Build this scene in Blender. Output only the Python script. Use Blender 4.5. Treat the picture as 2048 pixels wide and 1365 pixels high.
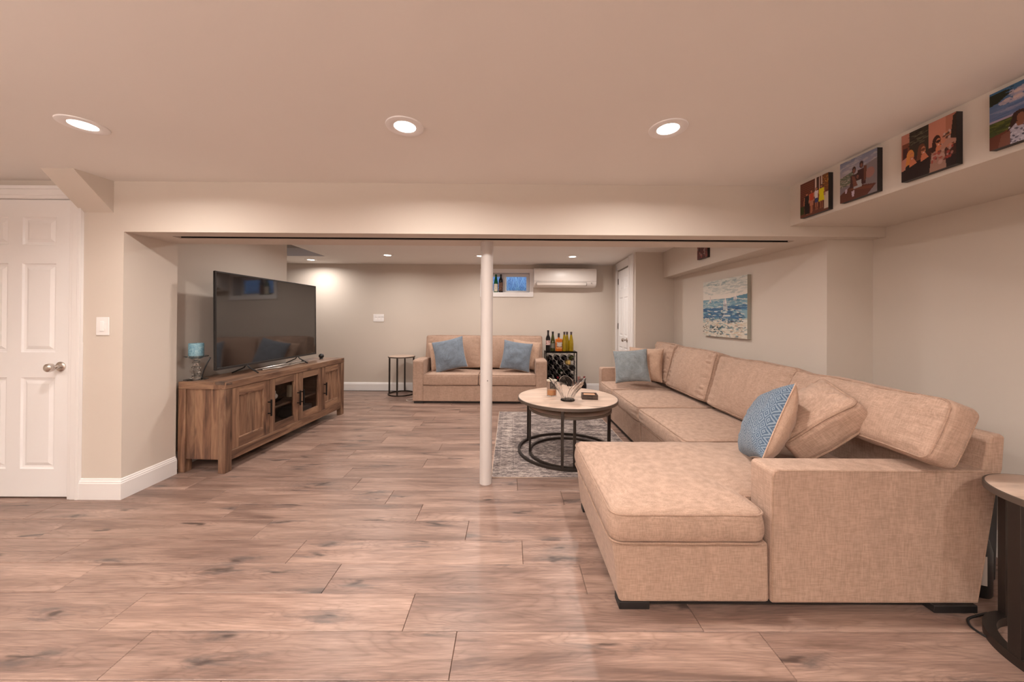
import bpy, bmesh, math, random
import numpy as np
from mathutils import Vector, Matrix, noise, Euler
random.seed(7)
for o in list(bpy.data.objects): bpy.data.objects.remove(o)
SC = bpy.context.scene
COL = SC.collection
PI = math.pi

# ------------------------------------------------------------------ camera
F_PX = 700.0
YAW, PITCH, ROLL, CY, CAMH = -0.00416, 0.00468, 0.00604, 635.2, 1.235
cd = bpy.data.cameras.new('camera'); cam = bpy.data.objects.new('camera', cd); COL.objects.link(cam)
R0 = Vector((math.cos(YAW), math.sin(YAW), 0)); F0 = Vector((-math.sin(YAW), math.cos(YAW), 0)); Z0 = Vector((0, 0, 1))
FW = math.cos(PITCH)*F0+math.sin(PITCH)*Z0; U0 = -math.sin(PITCH)*F0+math.cos(PITCH)*Z0
RT = math.cos(ROLL)*R0+math.sin(ROLL)*U0; UP = math.cos(ROLL)*U0-math.sin(ROLL)*R0
cam.matrix_world = Matrix(((RT.x, UP.x, -FW.x, 0), (RT.y, UP.y, -FW.y, 0), (RT.z, UP.z, -FW.z, CAMH), (0, 0, 0, 1)))
cd.sensor_width = 36; cd.lens = F_PX*36/2048
cd.shift_y = -(682.5-CY)/2048
cd.clip_start = 0.05
SC.camera = cam
# ------------------------------------------------------------------ view, world
SC.view_settings.view_transform = 'Standard'; SC.view_settings.look = 'None'
SC.view_settings.gamma = 1; SC.view_settings.use_curve_mapping = False
SC.view_settings.exposure = 0.07
W = bpy.data.worlds.new('daylight'); SC.world = W; W.use_nodes = True
W.node_tree.nodes['Background'].inputs[0].default_value = (0.30, 0.58, 1.0, 1)
W.node_tree.nodes['Background'].inputs[1].default_value = 3.2
# ------------------------------------------------------------------ lamps: recessed downlights (position, power)
LCOL = (1.0, 0.91, 0.835)
ZC = 2.158          # front ceiling
ZB = 2.165          # back ceiling
FRONT_LIGHTS = [(-2.064, 1.69), (-0.513, 1.68), (0.754, 1.68), (-2.064, -0.35), (-0.513, -0.35), (1.62, -0.30), (-2.064, -2.2), (-0.2, -2.2), (-3.5, -0.35)]
BACK_LIGHTS = [(-3.197, 5.607), (-1.817, 5.157), (-0.45, 5.17), (0.912, 5.177), (-1.75, 3.65), (-0.45, 3.65), (0.912, 3.65)]
P_FRONT, P_BACK = 15.5, 10.5
P_UP = 112.0  # power of the added, unseen uplighters that fill the ceiling

# ================================================================== helpers
class MB:
    def __init__(s): s.v = []; s.f = []; s.uv = {}
    def add(s, vs, fs):
        n = len(s.v); s.v += [tuple(v) for v in vs]; s.f += [tuple(i+n for i in f) for f in fs]; return s
    def box(s, x0, x1, y0, y1, z0, z1, M=None):
        vs = [Vector((x, y, z)) for z in (z0, z1) for y in (y0, y1) for x in (x0, x1)]
        if M: vs = [M @ v for v in vs]
        return s.add(vs, [(0, 2, 3, 1), (4, 5, 7, 6), (0, 1, 5, 4), (2, 6, 7, 3), (0, 4, 6, 2), (1, 3, 7, 5)])
    def prism(s, poly, a, b, axis='z'):
        # poly: 2D points (counter-clockwise), extruded from a to b along axis
        def P(p, t):
            return {'z': (p[0], p[1], t), 'y': (p[0], t, p[1]), 'x': (t, p[0], p[1])}[axis]
        n = len(poly)
        vs = [P(p, a) for p in poly]+[P(p, b) for p in poly]
        fs = [tuple(range(n))[::-1], tuple(range(n, 2*n))]+[(i, (i+1) % n, n+(i+1) % n, n+i) for i in range(n)]
        if axis == 'y': fs = [f[::-1] for f in fs]
        return s.add(vs, fs)
    def lathe(s, prof, n=24, c=(0, 0, 0), cap=True):
        vs = []; fs = []
        for r, z in prof:
            for k in range(n):
                a = 2*PI*k/n; vs.append((c[0]+r*math.cos(a), c[1]+r*math.sin(a), c[2]+z))
        m = len(prof)
        for i in range(m-1):
            for k in range(n):
                fs.append((i*n+k, i*n+(k+1) % n, (i+1)*n+(k+1) % n, (i+1)*n+k))
        if cap:
            if prof[0][0] > 1e-5: fs.append(tuple(range(n))[::-1])
            if prof[-1][0] > 1e-5: fs.append(tuple(range((m-1)*n, m*n)))
        return s.add(vs, fs)
    def tube(s, pts, r, n=8, closed=False, cap=True):
        pts = [Vector(p) for p in pts]; m = len(pts); vs = []; fs = []
        prev = None
        for i, p in enumerate(pts):
            if closed: d = (pts[(i+1) % m]-pts[i-1])
            else: d = pts[min(i+1, m-1)]-pts[max(i-1, 0)]
            d.normalize()
            if prev is None:
                up = Vector((0, 0, 1)) if abs(d.z) < .9 else Vector((1, 0, 0))
                a = d.cross(up).normalized()
            else:
                a = (prev-d*prev.dot(d)).normalized()
            prev = a; b = d.cross(a)
            rr = r[i] if isinstance(r, (list, tuple)) else r
            for k in range(n):
                t = 2*PI*k/n; vs.append(p+a*(rr*math.cos(t))+b*(rr*math.sin(t)))
        for i in range(m if closed else m-1):
            j = (i+1) % m
            for k in range(n): fs.append((i*n+k, i*n+(k+1) % n, j*n+(k+1) % n, j*n+k))
        if cap and not closed: fs += [tuple(range(n))[::-1], tuple(range((m-1)*n, m*n))]
        return s.add(vs, fs)
    def sphere(s, c, r, n=16, sz=1.0):
        prof = [(max(1e-6, r*math.sin(PI*i/n)), -r*sz*math.cos(PI*i/n)) for i in range(n+1)]
        return s.lathe(prof, n*2 if n < 12 else n, c, cap=False)
    def grid(s, fn, nu, nv, flip=False):
        vs = [fn(i/nu, j/nv) for j in range(nv+1) for i in range(nu+1)]
        fs = []
        for j in range(nv):
            for i in range(nu):
                a = j*(nu+1)+i; q = (a, a+1, a+nu+2, a+nu+1); fs.append(q[::-1] if flip else q)
        return s.add(vs, fs)

def mesh_of(name, mb):
    me = bpy.data.meshes.new(name); me.from_pydata(mb.v, [], mb.f); me.validate(); me.update(); return me

def wloc(o):
    v = Vector(o.location)
    while o.parent: o = o.parent; v += Vector(o.location)
    return v

def obj(name, mb, mat, parent=None, loc=(0, 0, 0), rot=(0, 0, 0), bevel=0, seg=2, smooth=False, w=False, label=None, normals=True):
    me = mb if isinstance(mb, bpy.types.Mesh) else mesh_of(name, mb)
    if normals and not isinstance(mb, bpy.types.Mesh):
        b = bmesh.new(); b.from_mesh(me); bmesh.ops.remove_doubles(b, verts=b.verts, dist=1e-6)
        bmesh.ops.recalc_face_normals(b, faces=b.faces); b.to_mesh(me); b.free()
    if mat and not me.materials: me.materials.append(mat)
    o = bpy.data.objects.new(name, me); COL.objects.link(o)
    o.location = loc; o.rotation_euler = rot
    if parent:
        o.parent = parent
        if w: o.location = Vector(loc)-wloc(parent)
    if bevel:
        m = o.modifiers.new('bevel', 'BEVEL'); m.width = bevel; m.segments = seg; m.limit_method = 'ANGLE'; m.angle_limit = math.radians(35); m.harden_normals = False
        smooth = True
    if smooth:
        for p in me.polygons: p.use_smooth = True
        try:
            me.set_sharp_from_angle(angle=math.radians(38 if not bevel else 60))
        except Exception: pass
    if label: o['label'] = label
    return o

def thing(name, label, cat, loc=(0, 0, 0), rotz=0, group=None):
    o = bpy.data.objects.new(name, None); COL.objects.link(o); o.empty_display_size = .05
    o.location = loc; o.rotation_euler = (0, 0, rotz); o['label'] = label; o['category'] = cat
    if group: o['group'] = group
    return o
def tag(o, label, cat, group=None):
    o['label'] = label; o['category'] = cat
    if group: o['group'] = group
    return o
def struct(name, mb, mat, parent=None, **k):
    o = obj(name, mb, mat, parent, **k)
    if parent is None: o['kind'] = 'structure'
    return o
def dup(root, loc, rotz=None, label=None, rot=None):
    r = root.copy(); COL.objects.link(r); r.location = loc
    if rotz is not None: r.rotation_euler = (0, 0, rotz)
    if rot is not None: r.rotation_euler = rot
    if label: r['label'] = label
    for ch in list(root.children):
        c = ch.copy(); COL.objects.link(c); c.parent = r
        for g in ch.children:
            d = g.copy(); COL.objects.link(d); d.parent = c
    return r

# ================================================================== materials
def mat(name, col=(.8, .8, .8), rough=.5, metal=0, **k):
    m = bpy.data.materials.new(name); m.use_nodes = True
    b = m.node_tree.nodes['Principled BSDF']
    b.inputs['Base Color'].default_value = (*col, 1); b.inputs['Roughness'].default_value = rough; b.inputs['Metallic'].default_value = metal
    for a, v in k.items():
        b.inputs[a.replace('_', ' ')].default_value = v
    return m
class N:
    def __init__(s, m): s.m = m; s.t = m.node_tree; s.b = s.t.nodes.get('Principled BSDF')
    def n(s, typ, **k):
        x = s.t.nodes.new(typ)
        for a, v in k.items():
            if a.startswith('_'): x.inputs[a[1:].replace('_', ' ')].default_value = v
            else: setattr(x, a, v)
        return x
    def l(s, a, b): s.t.links.new(a, b)
    def coord(s, kind='Object', scale=(1, 1, 1), rnd=0):
        tc = s.n('ShaderNodeTexCoord'); mp = s.n('ShaderNodeMapping'); mp.inputs['Scale'].default_value = scale
        if rnd:
            oi = s.n('ShaderNodeObjectInfo'); vm = s.n('ShaderNodeVectorMath', operation='SCALE'); vm.inputs[0].default_value = (rnd, rnd*.73, rnd*1.31)
            s.l(oi.outputs['Random'], vm.inputs['Scale']); ad = s.n('ShaderNodeVectorMath', operation='ADD')
            s.l(tc.outputs[kind], ad.inputs[0]); s.l(vm.outputs[0], ad.inputs[1]); s.l(ad.outputs[0], mp.inputs[0])
        else: s.l(tc.outputs[kind], mp.inputs[0])
        return mp.outputs[0]
    def noise(s, vec, scale=5, detail=3, rough=.5, dist=0):
        x = s.n('ShaderNodeTexNoise', _Scale=scale, _Detail=detail, _Roughness=rough, _Distortion=dist); s.l(vec, x.inputs['Vector']); return x.outputs['Fac']
    def ramp(s, fac, stops, interp='LINEAR'):
        x = s.n('ShaderNodeValToRGB'); x.color_ramp.interpolation = interp
        e = x.color_ramp.elements
        while len(e) < len(stops): e.new(.5)
        for i, (p, c) in enumerate(stops): e[i].position = p; e[i].color = (*c, 1) if len(c) == 3 else c
        s.l(fac, x.inputs[0]); return x.outputs[0]
    def mix(s, fac, a, b, mode='MIX'):
        x = s.n('ShaderNodeMix', data_type='RGBA', blend_type=mode)
        for i, v in ((0, fac), (6, a), (7, b)):
            if isinstance(v, (int, float)): x.inputs[i].default_value = v
            elif isinstance(v, (tuple, list)): x.inputs[i].default_value = (*v, 1) if len(v) == 3 else v
            else: s.l(v, x.inputs[i])
        return x.outputs[2]
    def math(s, op, a, b=0):
        x = s.n('ShaderNodeMath', operation=op)
        for i, v in ((0, a), (1, b)):
            if isinstance(v, (int, float)): x.inputs[i].default_value = v
            else: s.l(v, x.inputs[i])
        return x.outputs[0]
    def bump(s, h, strength=.3, dist=.01):
        x = s.n('ShaderNodeBump', _Strength=strength, _Distance=dist); s.l(h, x.inputs['Height']); s.l(x.outputs[0], s.b.inputs['Normal']); return x
    def color(s, c): s.l(c, s.b.inputs['Base Color'])

def paint(name, col, rough=.75):
    m = mat(name, col, rough); k = N(m); v = k.coord('Object')
    f = k.noise(v, 260, 3); k.bump(f, .06, .002)
    g = k.noise(v, 1.6, 2); k.color(k.mix(g, tuple(c*.975 for c in col), tuple(min(1, c*1.02) for c in col)))
    return m
M_WALL = paint('wall_paint', (.64, .572, .508))
M_CEIL = paint('ceiling_paint', (.82, .785, .75), .85)
M_TRIM = paint('trim_paint', (.86, .835, .83), .35)
M_DOOR = paint('door_paint', (.90, .885, .89), .4)
M_POLE = paint('pole_paint', (.62, .57, .55), .4)

def wood_floor():
    m = mat('laminate_oak', rough=.36); k = N(m)
    v = k.coord('Object', (1, 1, 1), 37)
    def mp(vec, sc):
        x = k.n('ShaderNodeMapping'); x.inputs['Scale'].default_value = sc; k.l(vec, x.inputs[0]); return x.outputs[0]
    # knot field: bends the grain round it
    vk = mp(v, (1.9, 7.0, 1)); wob = k.n('ShaderNodeTexNoise', _Scale=2.2, _Detail=3); k.l(vk, wob.inputs['Vector'])
    wv_ = k.n('ShaderNodeVectorMath', operation='SCALE'); k.l(wob.outputs['Color'], wv_.inputs[0]); wv_.inputs['Scale'].default_value = .75
    wm = k.n('ShaderNodeVectorMath', operation='ADD'); k.l(vk, wm.inputs[0]); k.l(wv_.outputs[0], wm.inputs[1])
    vo = k.n('ShaderNodeTexVoronoi', _Scale=.8, _Randomness=1.0); vo.voronoi_dimensions = '2D'; k.l(wm.outputs[0], vo.inputs['Vector'])
    dk = vo.outputs['Distance']
    near = k.ramp(dk, [(.0, (1, 1, 1)), (.42, (0, 0, 0))], 'EASE')
    # cathedral grain: contour lines of a stretched noise field, pulled towards the knots
    vs = mp(v, (.50, 4.2, 1)); field = k.noise(vs, 1.5, 2, .45, .3)
    fld = k.math('ADD', field, k.math('MULTIPLY', near, .13))
    ln = k.math('PINGPONG', k.math('MULTIPLY', fld, 24), .5); ln = k.math('MULTIPLY', ln, 2)
    lines = k.ramp(ln, [(0, (.80, .785, .775)), (.35, (.95, .945, .94)), (1, (1.03, 1.03, 1.03))])
    fib = k.noise(mp(v, (3, 120, 1)), 4, 4, .65); fib2 = k.noise(mp(v, (1.2, 30, 1)), 3, 3, .6)
    big = k.noise(mp(v, (.55, 4.6, 1)), 1.9, 5, .58, .9)
    c = k.ramp(big, [(.30, (.165, .102, .081)), (.41, (.25, .161, .129)), (.52, (.33, .220, .178)), (.62, (.385, .262, .212)), (.72, (.43, .297, .242))])
    c = k.mix(.9, c, lines, 'MULTIPLY')
    c = k.mix(.85, c, k.ramp(fib, [(.32, (.70, .69, .68)), (.60, (1.08, 1.08, 1.08))]), 'MULTIPLY')
    c = k.mix(.7, c, k.ramp(fib2, [(.34, (.72, .70, .69)), (.58, (1.06, 1.06, 1.06))]), 'MULTIPLY')
    st = k.noise(mp(v, (1.3, 8.5, 1)), 2.0, 7, .66, 1.6)
    halo = k.ramp(dk, [(.02, (1, 1, 1)), (.26, (0, 0, 0))], 'EASE')
    sf = k.math('MULTIPLY', k.ramp(st, [(.44, (0, 0, 0)), (.66, (1, 1, 1))]), k.math('ADD', .30, k.math('MULTIPLY', halo, 1.5)))
    c = k.mix(k.math('MINIMUM', k.math('MULTIPLY', sf, .80), .85), c, (.115, .088, .080))
    jag = k.math('ADD', dk, k.math('MULTIPLY', k.math('SUBTRACT', st, .5), .16))
    kf = k.ramp(jag, [(.02, (1, 1, 1)), (.075, (0, 0, 0))]); c = k.mix(k.math('MULTIPLY', kf, .85), c, (.05, .034, .029))
    oi = k.n('ShaderNodeObjectInfo'); tone = k.ramp(oi.outputs['Random'], [(0, (.84, .83, .83)), (.5, (1, 1, 1)), (1, (1.12, 1.11, 1.10))])
    c = k.mix(.9, c, tone, 'MULTIPLY')
    k.color(c); k.bump(fib, .08, .002)
    rr = k.ramp(fib, [(.2, (.42, .42, .42)), (.8, (.30, .30, .30))]); k.l(rr, k.b.inputs['Roughness'])
    return m
M_FLOOR = wood_floor()
M_GROOVE = mat('groove_dark', (.09, .06, .045), .8)

def wood(name, dark, mid, light, axis='x', rough=.5, scale=1.0):
    m = mat(name, rough=rough); k = N(m)
    sc = {'x': (1.2, 9, 9), 'y': (9, 1.2, 9), 'z': (9, 9, 1.2)}[axis]
    v = k.coord('Object', tuple(s*scale for s in sc), 23)
    a = k.noise(v, 1.3, 4, .55, 1.2); f = k.noise(v, 7, 4, .6, .3)
    c = k.ramp(a, [(.3, dark), (.47, mid), (.62, light), (.78, mid)])
    c = k.mix(.8, c, k.ramp(f, [(.3, (.72, .70, .68)), (.65, (1.05, 1.05, 1.05))]), 'MULTIPLY')
    v2 = k.coord('Object', tuple((s**.5)*scale*1.7 for s in sc), 11)
    vo = k.n('ShaderNodeTexVoronoi', _Scale=1.5); k.l(v2, vo.inputs['Vector'])
    c = k.mix(k.math('MULTIPLY', k.ramp(vo.outputs['Distance'], [(.04, (1, 1, 1)), (.16, (0, 0, 0))]), .75), c, tuple(x*.3 for x in dark))
    oi = k.n('ShaderNodeObjectInfo'); c = k.mix(.9, c, k.ramp(oi.outputs['Random'], [(0, (.84, .84, .84)), (1, (1.12, 1.1, 1.08))]), 'MULTIPLY')
    k.color(c); k.bump(f, .15, .003); return m
AC = ((.065, .031, .019), (.17, .088, .053), (.28, .165, .102))
M_AC = {a: wood('acacia_'+a, *AC, axis=a) for a in 'xyz'}
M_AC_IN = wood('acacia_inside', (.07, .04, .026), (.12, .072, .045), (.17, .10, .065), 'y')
M_TOP = wood('table_top_wood', (.46, .34, .27), (.60, .455, .37), (.68, .53, .44), 'x', .42, .5)

def fabric(name, col, weave=260, mott=.065, bs=.35, sheen=.08):
    m = mat(name, col, .95); k = N(m); k.b.inputs['Sheen Weight'].default_value = sheen; k.b.inputs['Sheen Roughness'].default_value = .5
    v = k.coord('Object', (1, 1, 1))
    a = k.noise(k.coord('Object', (9, 9, 2.2)), 1.6, 5, .6, .8)
    wx = k.n('ShaderNodeMapping'); wx.inputs['Scale'].default_value = (1, 1, .10); k.l(v, wx.inputs[0])
    f1 = k.noise(wx.outputs[0], weave, 2); wz = k.n('ShaderNodeMapping'); wz.inputs['Scale'].default_value = (.10, .10, 1); k.l(v, wz.inputs[0])
    f2 = k.noise(wz.outputs[0], weave, 2)
    f = k.math('MULTIPLY', k.math('ADD', f1, f2), .5); lo = tuple(c*(1-mott) for c in col); hi = tuple(min(1, c*(1+mott)) for c in col)
    c = k.mix(k.ramp(a, [(.30, (0, 0, 0)), (.70, (1, 1, 1))]), lo, hi)
    c = k.mix(.8, c, k.ramp(f, [(.38, (.74, .72, .70)), (.60, (1.10, 1.10, 1.10))]), 'MULTIPLY')
    k.color(c); k.bump(f, bs, .002); return m
M_SOFA = fabric('sofa_chenille', (.45, .308, .236))
M_SOFA_SEAT = M_SOFA
M_PIPE = fabric('sofa_piping', (.38, .25, .185))
M_VELVET = fabric('beige_velvet', (.52, .355, .265), 600, .08, .15, .2)
M_BLUE = fabric('blue_linen', (.185, .228, .285), 160, .10, .5)
M_GREYBLUE = fabric('grey_blue_linen', (.235, .265, .285), 160, .10, .5)
M_BLACK = mat('black_metal', (.014, .012, .012), .45, .6)
M_BLACKP = mat('black_plastic', (.012, .012, .013), .4)
M_BRONZE = mat('dark_bronze', (.05, .04, .035), .42, .7)
M_RAIL = mat('bronze_rim', (.14, .11, .09), .5, .5)
M_SILVER = mat('brushed_nickel', (.62, .57, .53), .25, 1)
M_FOOT = mat('sofa_foot_black', (.01, .008, .008), .6)
def glass(name, col=(1, 1, 1), rough=0, ior=1.45):
    m = mat(name, col, rough); m.node_tree.nodes['Principled BSDF'].inputs['Transmission Weight'].default_value = 1
    m.node_tree.nodes['Principled BSDF'].inputs['IOR'].default_value = ior; return m
M_GLASS = glass('clear_glass', (.98, .98, .98), 0, 1.5)
M_EMIT = bpy.data.materials.new('lamp_diffuser'); M_EMIT.use_nodes = True
_b = M_EMIT.node_tree.nodes['Principled BSDF']; _b.inputs['Emission Color'].default_value = (1, .93, .86, 1); _b.inputs['Emission Strength'].default_value = 9

def weave_mat():
    m = mat('blue_diamond_weave', rough=.95); k = N(m)
    tc = k.n('ShaderNodeTexCoord'); sp = k.n('ShaderNodeSeparateXYZ'); k.l(tc.outputs['UV'], sp.inputs[0])
    U = k.math('MULTIPLY', sp.outputs[0], 8.5); V = k.math('MULTIPLY', sp.outputs[1], 8.5)
    d = k.math('ADD', k.math('PINGPONG', U, .5), k.math('PINGPONG', V, .5))
    ring = k.math('PINGPONG', k.math('MULTIPLY', d, 3.6), .5)
    dot = k.n('ShaderNodeTexChecker', _Scale=150); k.l(tc.outputs['UV'], dot.inputs['Vector'])
    f = k.math('ADD', k.math('MULTIPLY', ring, 1.6), k.math('MULTIPLY', dot.outputs['Fac'], .35))
    nz = k.noise(tc.outputs['UV'], 90, 2); f = k.math('ADD', f, k.math('MULTIPLY', nz, .35))
    c = k.ramp(f, [(.35, (.035, .068, .125)), (.7, (.085, .14, .21)), (1.05, (.25, .31, .37))])
    k.color(c); k.bump(f, .6, .004); k.b.inputs['Sheen Weight'].default_value = .2; return m
M_WEAVE = weave_mat()

# vertex-colour prints: small rasters painted in Python
class Img:
    def __init__(s, w, h, col): s.w, s.h = w, h; s.a = np.ones((h, w, 3))*np.array(col); s.y, s.x = np.mgrid[0:h, 0:w]; s.x = (s.x+.5)/w; s.y = (s.y+.5)/h
    def rect(s, x0, y0, x1, y1, c, al=1): s._p((s.x >= x0) & (s.x < x1) & (s.y >= y0) & (s.y < y1), c, al)
    def _p(s, m, c, al=1): m = m[..., None]*al; s.a = s.a*(1-m)+np.array(c)*m
    def ell(s, cx, cy, rx, ry, c, al=1, rot=0):
        dx, dy = s.x-cx, s.y-cy; ct, st = math.cos(rot), math.sin(rot)
        s._p(((dx*ct+dy*st)/rx)**2+((-dx*st+dy*ct)/ry)**2 < 1, c, al)
    def poly(s, pts, c, al=1):
        m = np.zeros(s.x.shape, bool); n = len(pts)
        for i in range(n):
            (x1, y1), (x2, y2) = pts[i], pts[(i+1) % n]
            if y1 == y2: continue
            k = ((y1 > s.y) != (y2 > s.y)) & (s.x < (x2-x1)*(s.y-y1)/(y2-y1)+x1); m ^= k
        s._p(m, c, al)
    def grad(s, y0, y1, c0, c1):
        m = (s.y >= y0) & (s.y < y1); t = np.clip((s.y-y0)/(y1-y0), 0, 1)[..., None]
        s.a = np.where(m[..., None], np.array(c0)*(1-t)+np.array(c1)*t, s.a)
    def speck(s, n, y0, y1, cols, rx=(.01, .04), ry=(.004, .012), x0=0, x1=1, rng=None, al=.8):
        r = rng or random
        for _ in range(n):
            s.ell(r.uniform(x0, x1), r.uniform(y0, y1), r.uniform(*rx), r.uniform(*ry), r.choice(cols), al, r.uniform(-.2, .2))
    def mesh(s, name, W, H, fn):
        h, w = s.h, s.w; mb = MB()
        mb.grid(lambda u, v: fn(u, v), w, h)
        me = bpy.data.meshes.new(name); me.from_pydata(mb.v, [], mb.f)
        ca = me.color_attributes.new('print', 'FLOAT_COLOR', 'CORNER')
        cols = np.ones((h*w, 4, 4)); cols[:, :, :3] = s.a.reshape(h*w, 1, 3)
        ca.data.foreach_set('color', cols.astype(np.float32).ravel()); me.update(); return me
def print_mat(name, rough=.35, canvas=False):
    m = mat(name, rough=rough); k = N(m); a = k.n('ShaderNodeVertexColor'); a.layer_name = 'print'; k.color(a.outputs[0])
    if canvas: k.bump(k.noise(k.coord('Object'), 300, 2), .3, .002)
    return m
M_PRINT = print_mat('glossy_photo_print', .35); M_PRINT.node_tree.nodes['Principled BSDF'].inputs['Specular IOR Level'].default_value = .25
M_CANVAS = print_mat('painted_canvas', .6, True)

# ------------------------------------------------------------------ soft shapes
def rbox(hx, hy, hz, r, n=16, puff=(0, 0, 0), wob=.004, seed=0, gather=None):
    """rounded, puffed cushion; gather=(axis, amount): crimped fabric towards the edges"""
    off = Vector((seed*3.7, seed*1.3, seed*7.1)); h = (hx, hy, hz)
    vs = {}; out = MB(); 
    def dens(t):  # more lines close to the edges
        return math.sin(t*PI/2)*.55+t*.45
    def pt(p):
        c = [max(-(h[i]-r), min(h[i]-r, p[i])) for i in range(3)]
        d = Vector([p[i]-c[i] for i in range(3)])
        q = Vector(c)+(d.normalized()*r if d.length > 1e-9 else Vector((0, 0, 0)))
        a = [q[i]/h[i] for i in range(3)]
        w = [max(0, 1-abs(a[i])**2.2) for i in range(3)]
        s = Vector((a[0]*puff[0]*w[1]*w[2], a[1]*puff[1]*w[0]*w[2], a[2]*puff[2]*w[0]*w[1]))
        s += noise.noise_vector((q+off)*5)*wob+noise.noise_vector((q+off)*14)*(wob*.35)
        if gather:
            ax, am, fr = gather; nd = 1 if ax != 1 else 2
            for e, o in ((0, 1), (1, 0)) if ax == 2 else (((1, 2), (2, 1)) if ax == 0 else ((0, 2), (2, 0))):
                t = abs(a[e]); 
                if t > .62 and abs(a[ax]) > .55:
                    k = (t-.62)/.38; k = k*(1-k)*4
                    s[ax] += (1 if a[ax] > 0 else -1)*am*k*math.sin(q[o]*fr+3*noise.noise((q+off)*6))
        return q+s
    for ax in range(3):
        b, c = [(1, 2), (2, 0), (0, 1)][ax]
        for sg in (-1, 1):
            def fn(u, v, ax=ax, b=b, c=c, sg=sg):
                p = [0, 0, 0]; p[ax] = sg*h[ax]; p[b] = dens(u*2-1)*h[b]; p[c] = dens(v*2-1)*h[c]; return pt(p)
            out.grid(fn, n, n, sg < 0)
    return out
def rrect_path(hx, hy, rc, z, seg=5):
    P = []
    for cx, cy, a0 in ((hx-rc, hy-rc, 0), (-hx+rc, hy-rc, 90), (-hx+rc, -hy+rc, 180), (hx-rc, -hy+rc, 270)):
        for k in range(seg+1):
            a = math.radians(a0+90*k/seg); P.append((cx+rc*math.cos(a), cy+rc*math.sin(a), z))
    # subdivide straights
    Q = []
    for i in range(len(P)):
        a, b = Vector(P[i]), Vector(P[(i+1) % len(P)]); Q.append(a)
        if (b-a).length > .12:
            m = int((b-a).length/.06)
            for j in range(1, m): Q.append(a.lerp(b, j/m))
    return Q
def cushion(name, parent, c, h, r=.03, puff=(0, 0, 0), mat_=None, rot=(0, 0, 0), seed=0, pipe_ax=2, n=16, gather=None, pr=.0045, wob=.004, label=None, w=True):
    o = obj(name, rbox(*h, r, n, puff, wob, seed, gather), mat_ or M_SOFA, parent, loc=c, rot=rot, smooth=True, w=w, label=label)
    k = r*.74
    ax = pipe_ax; b_, c_ = [(1, 2), (2, 0), (0, 1)][ax]
    mb = MB()
    for sg in (-1, 1):
        path = rrect_path(h[b_]-r+k, h[c_]-r+k, r*.9, sg*(h[ax]-r+k))
        pts = []
        for p in path:
            q = [0, 0, 0]; q[b_] = p[0]; q[c_] = p[1]; q[ax] = p[2]; q = Vector(q)
            off = Vector((seed*3.7, seed*1.3, seed*7.1)); a = [q[i]/h[i] for i in range(3)]; w_ = [max(0, 1-abs(a[i])**2.2) for i in range(3)]
            q += Vector((a[0]*puff[0]*w_[1]*w_[2], a[1]*puff[1]*w_[0]*w_[2], a[2]*puff[2]*w_[0]*w_[1]))
            q += noise.noise_vector((q+off)*5)*wob
            pts.append(q)
        mb.tube(pts, pr, 6, closed=True)
    obj('piping', mb, M_PIPE, o, smooth=True)
    return o
def throw_pillow(name, label, s, t, loc, rot, mfront, mback, seed=0, group=None, sag=0.0):
    root = thing(name, label, 'pillow', loc, 0, group); root.rotation_euler = rot
    off = Vector((seed*2.1, seed*5.3, seed))
    def half(sign):
        def fn(u, v):
            a, b = u*2-1, v*2-1; a = math.sin(a*PI/2)*.6+a*.4; b = math.sin(b*PI/2)*.6+b*.4
            x = a*s*(1-.075*(1-b*b)*abs(a)**2); y = b*s*(1-.075*(1-a*a)*abs(b)**2)
            z = t*((1-a*a)*(1-b*b))**.42
            nz = noise.noise(Vector((a*2.2, b*2.2, sign))+off)
            z *= 1+.18*nz
            z += .006*noise.noise(Vector((a*7, b*7, sign*3))+off)*(1-a**6)*(1-b**6)
            # creases running in from the corners
            cr = max(abs(a), abs(b)); z += .004*math.sin(14*(abs(a)-abs(b))+4*nz)*max(0, cr-.5)*2*(1-cr)
            return (x, y-sag*(1-b*b)*s*.2, sign*z)
        mb = MB(); mb.grid(fn, 26, 26, sign < 0)
        me = mesh_of('cover', mb); uv = me.uv_layers.new(name='UVMap')
        nu = 27
        for l in me.loops:
            vi = l.vertex_index; uv.data[l.index].uv = ((vi % nu)/26, (vi//nu)/26)
        return me
    f = obj('front_cover', half(1), mfront, root, smooth=True); b = obj('back_cover', half(-1), mback, root, smooth=True)
    pts = []
    for side in range(4):
        for k in range(14):
            q = -1+2*k/14
            q = math.sin(q*PI/2)*.6+q*.4
            a, b_ = [(q, -1), (1, q), (-q, 1), (-1, -q)][side]
            pts.append((a*s*(1-.075*(1-b_*b_)*abs(a)**2), b_*s*(1-.075*(1-a*a)*abs(b_)**2)-sag*(1-b_*b_)*s*.2, 0))
    mb = MB(); mb.tube(pts, .0035, 6, closed=True); obj('seam', mb, mback, root, smooth=True)
    return root

# ================================================================== ROOM
XL, XW2 = -2.634, -2.72       # partition face, wall behind the television
XR = 2.5736; XP = 2.245; YB0, YB1 = 2.389, 2.775; ZBM = 1.813; YBK = 6.0
YF = 2.475; YE = 4.80
def wall(name, x0, x1, y0, y1, z0, z1, m=M_WALL): return struct(name, MB().box(x0, x1, y0, y1, z0, z1), m)
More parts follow.
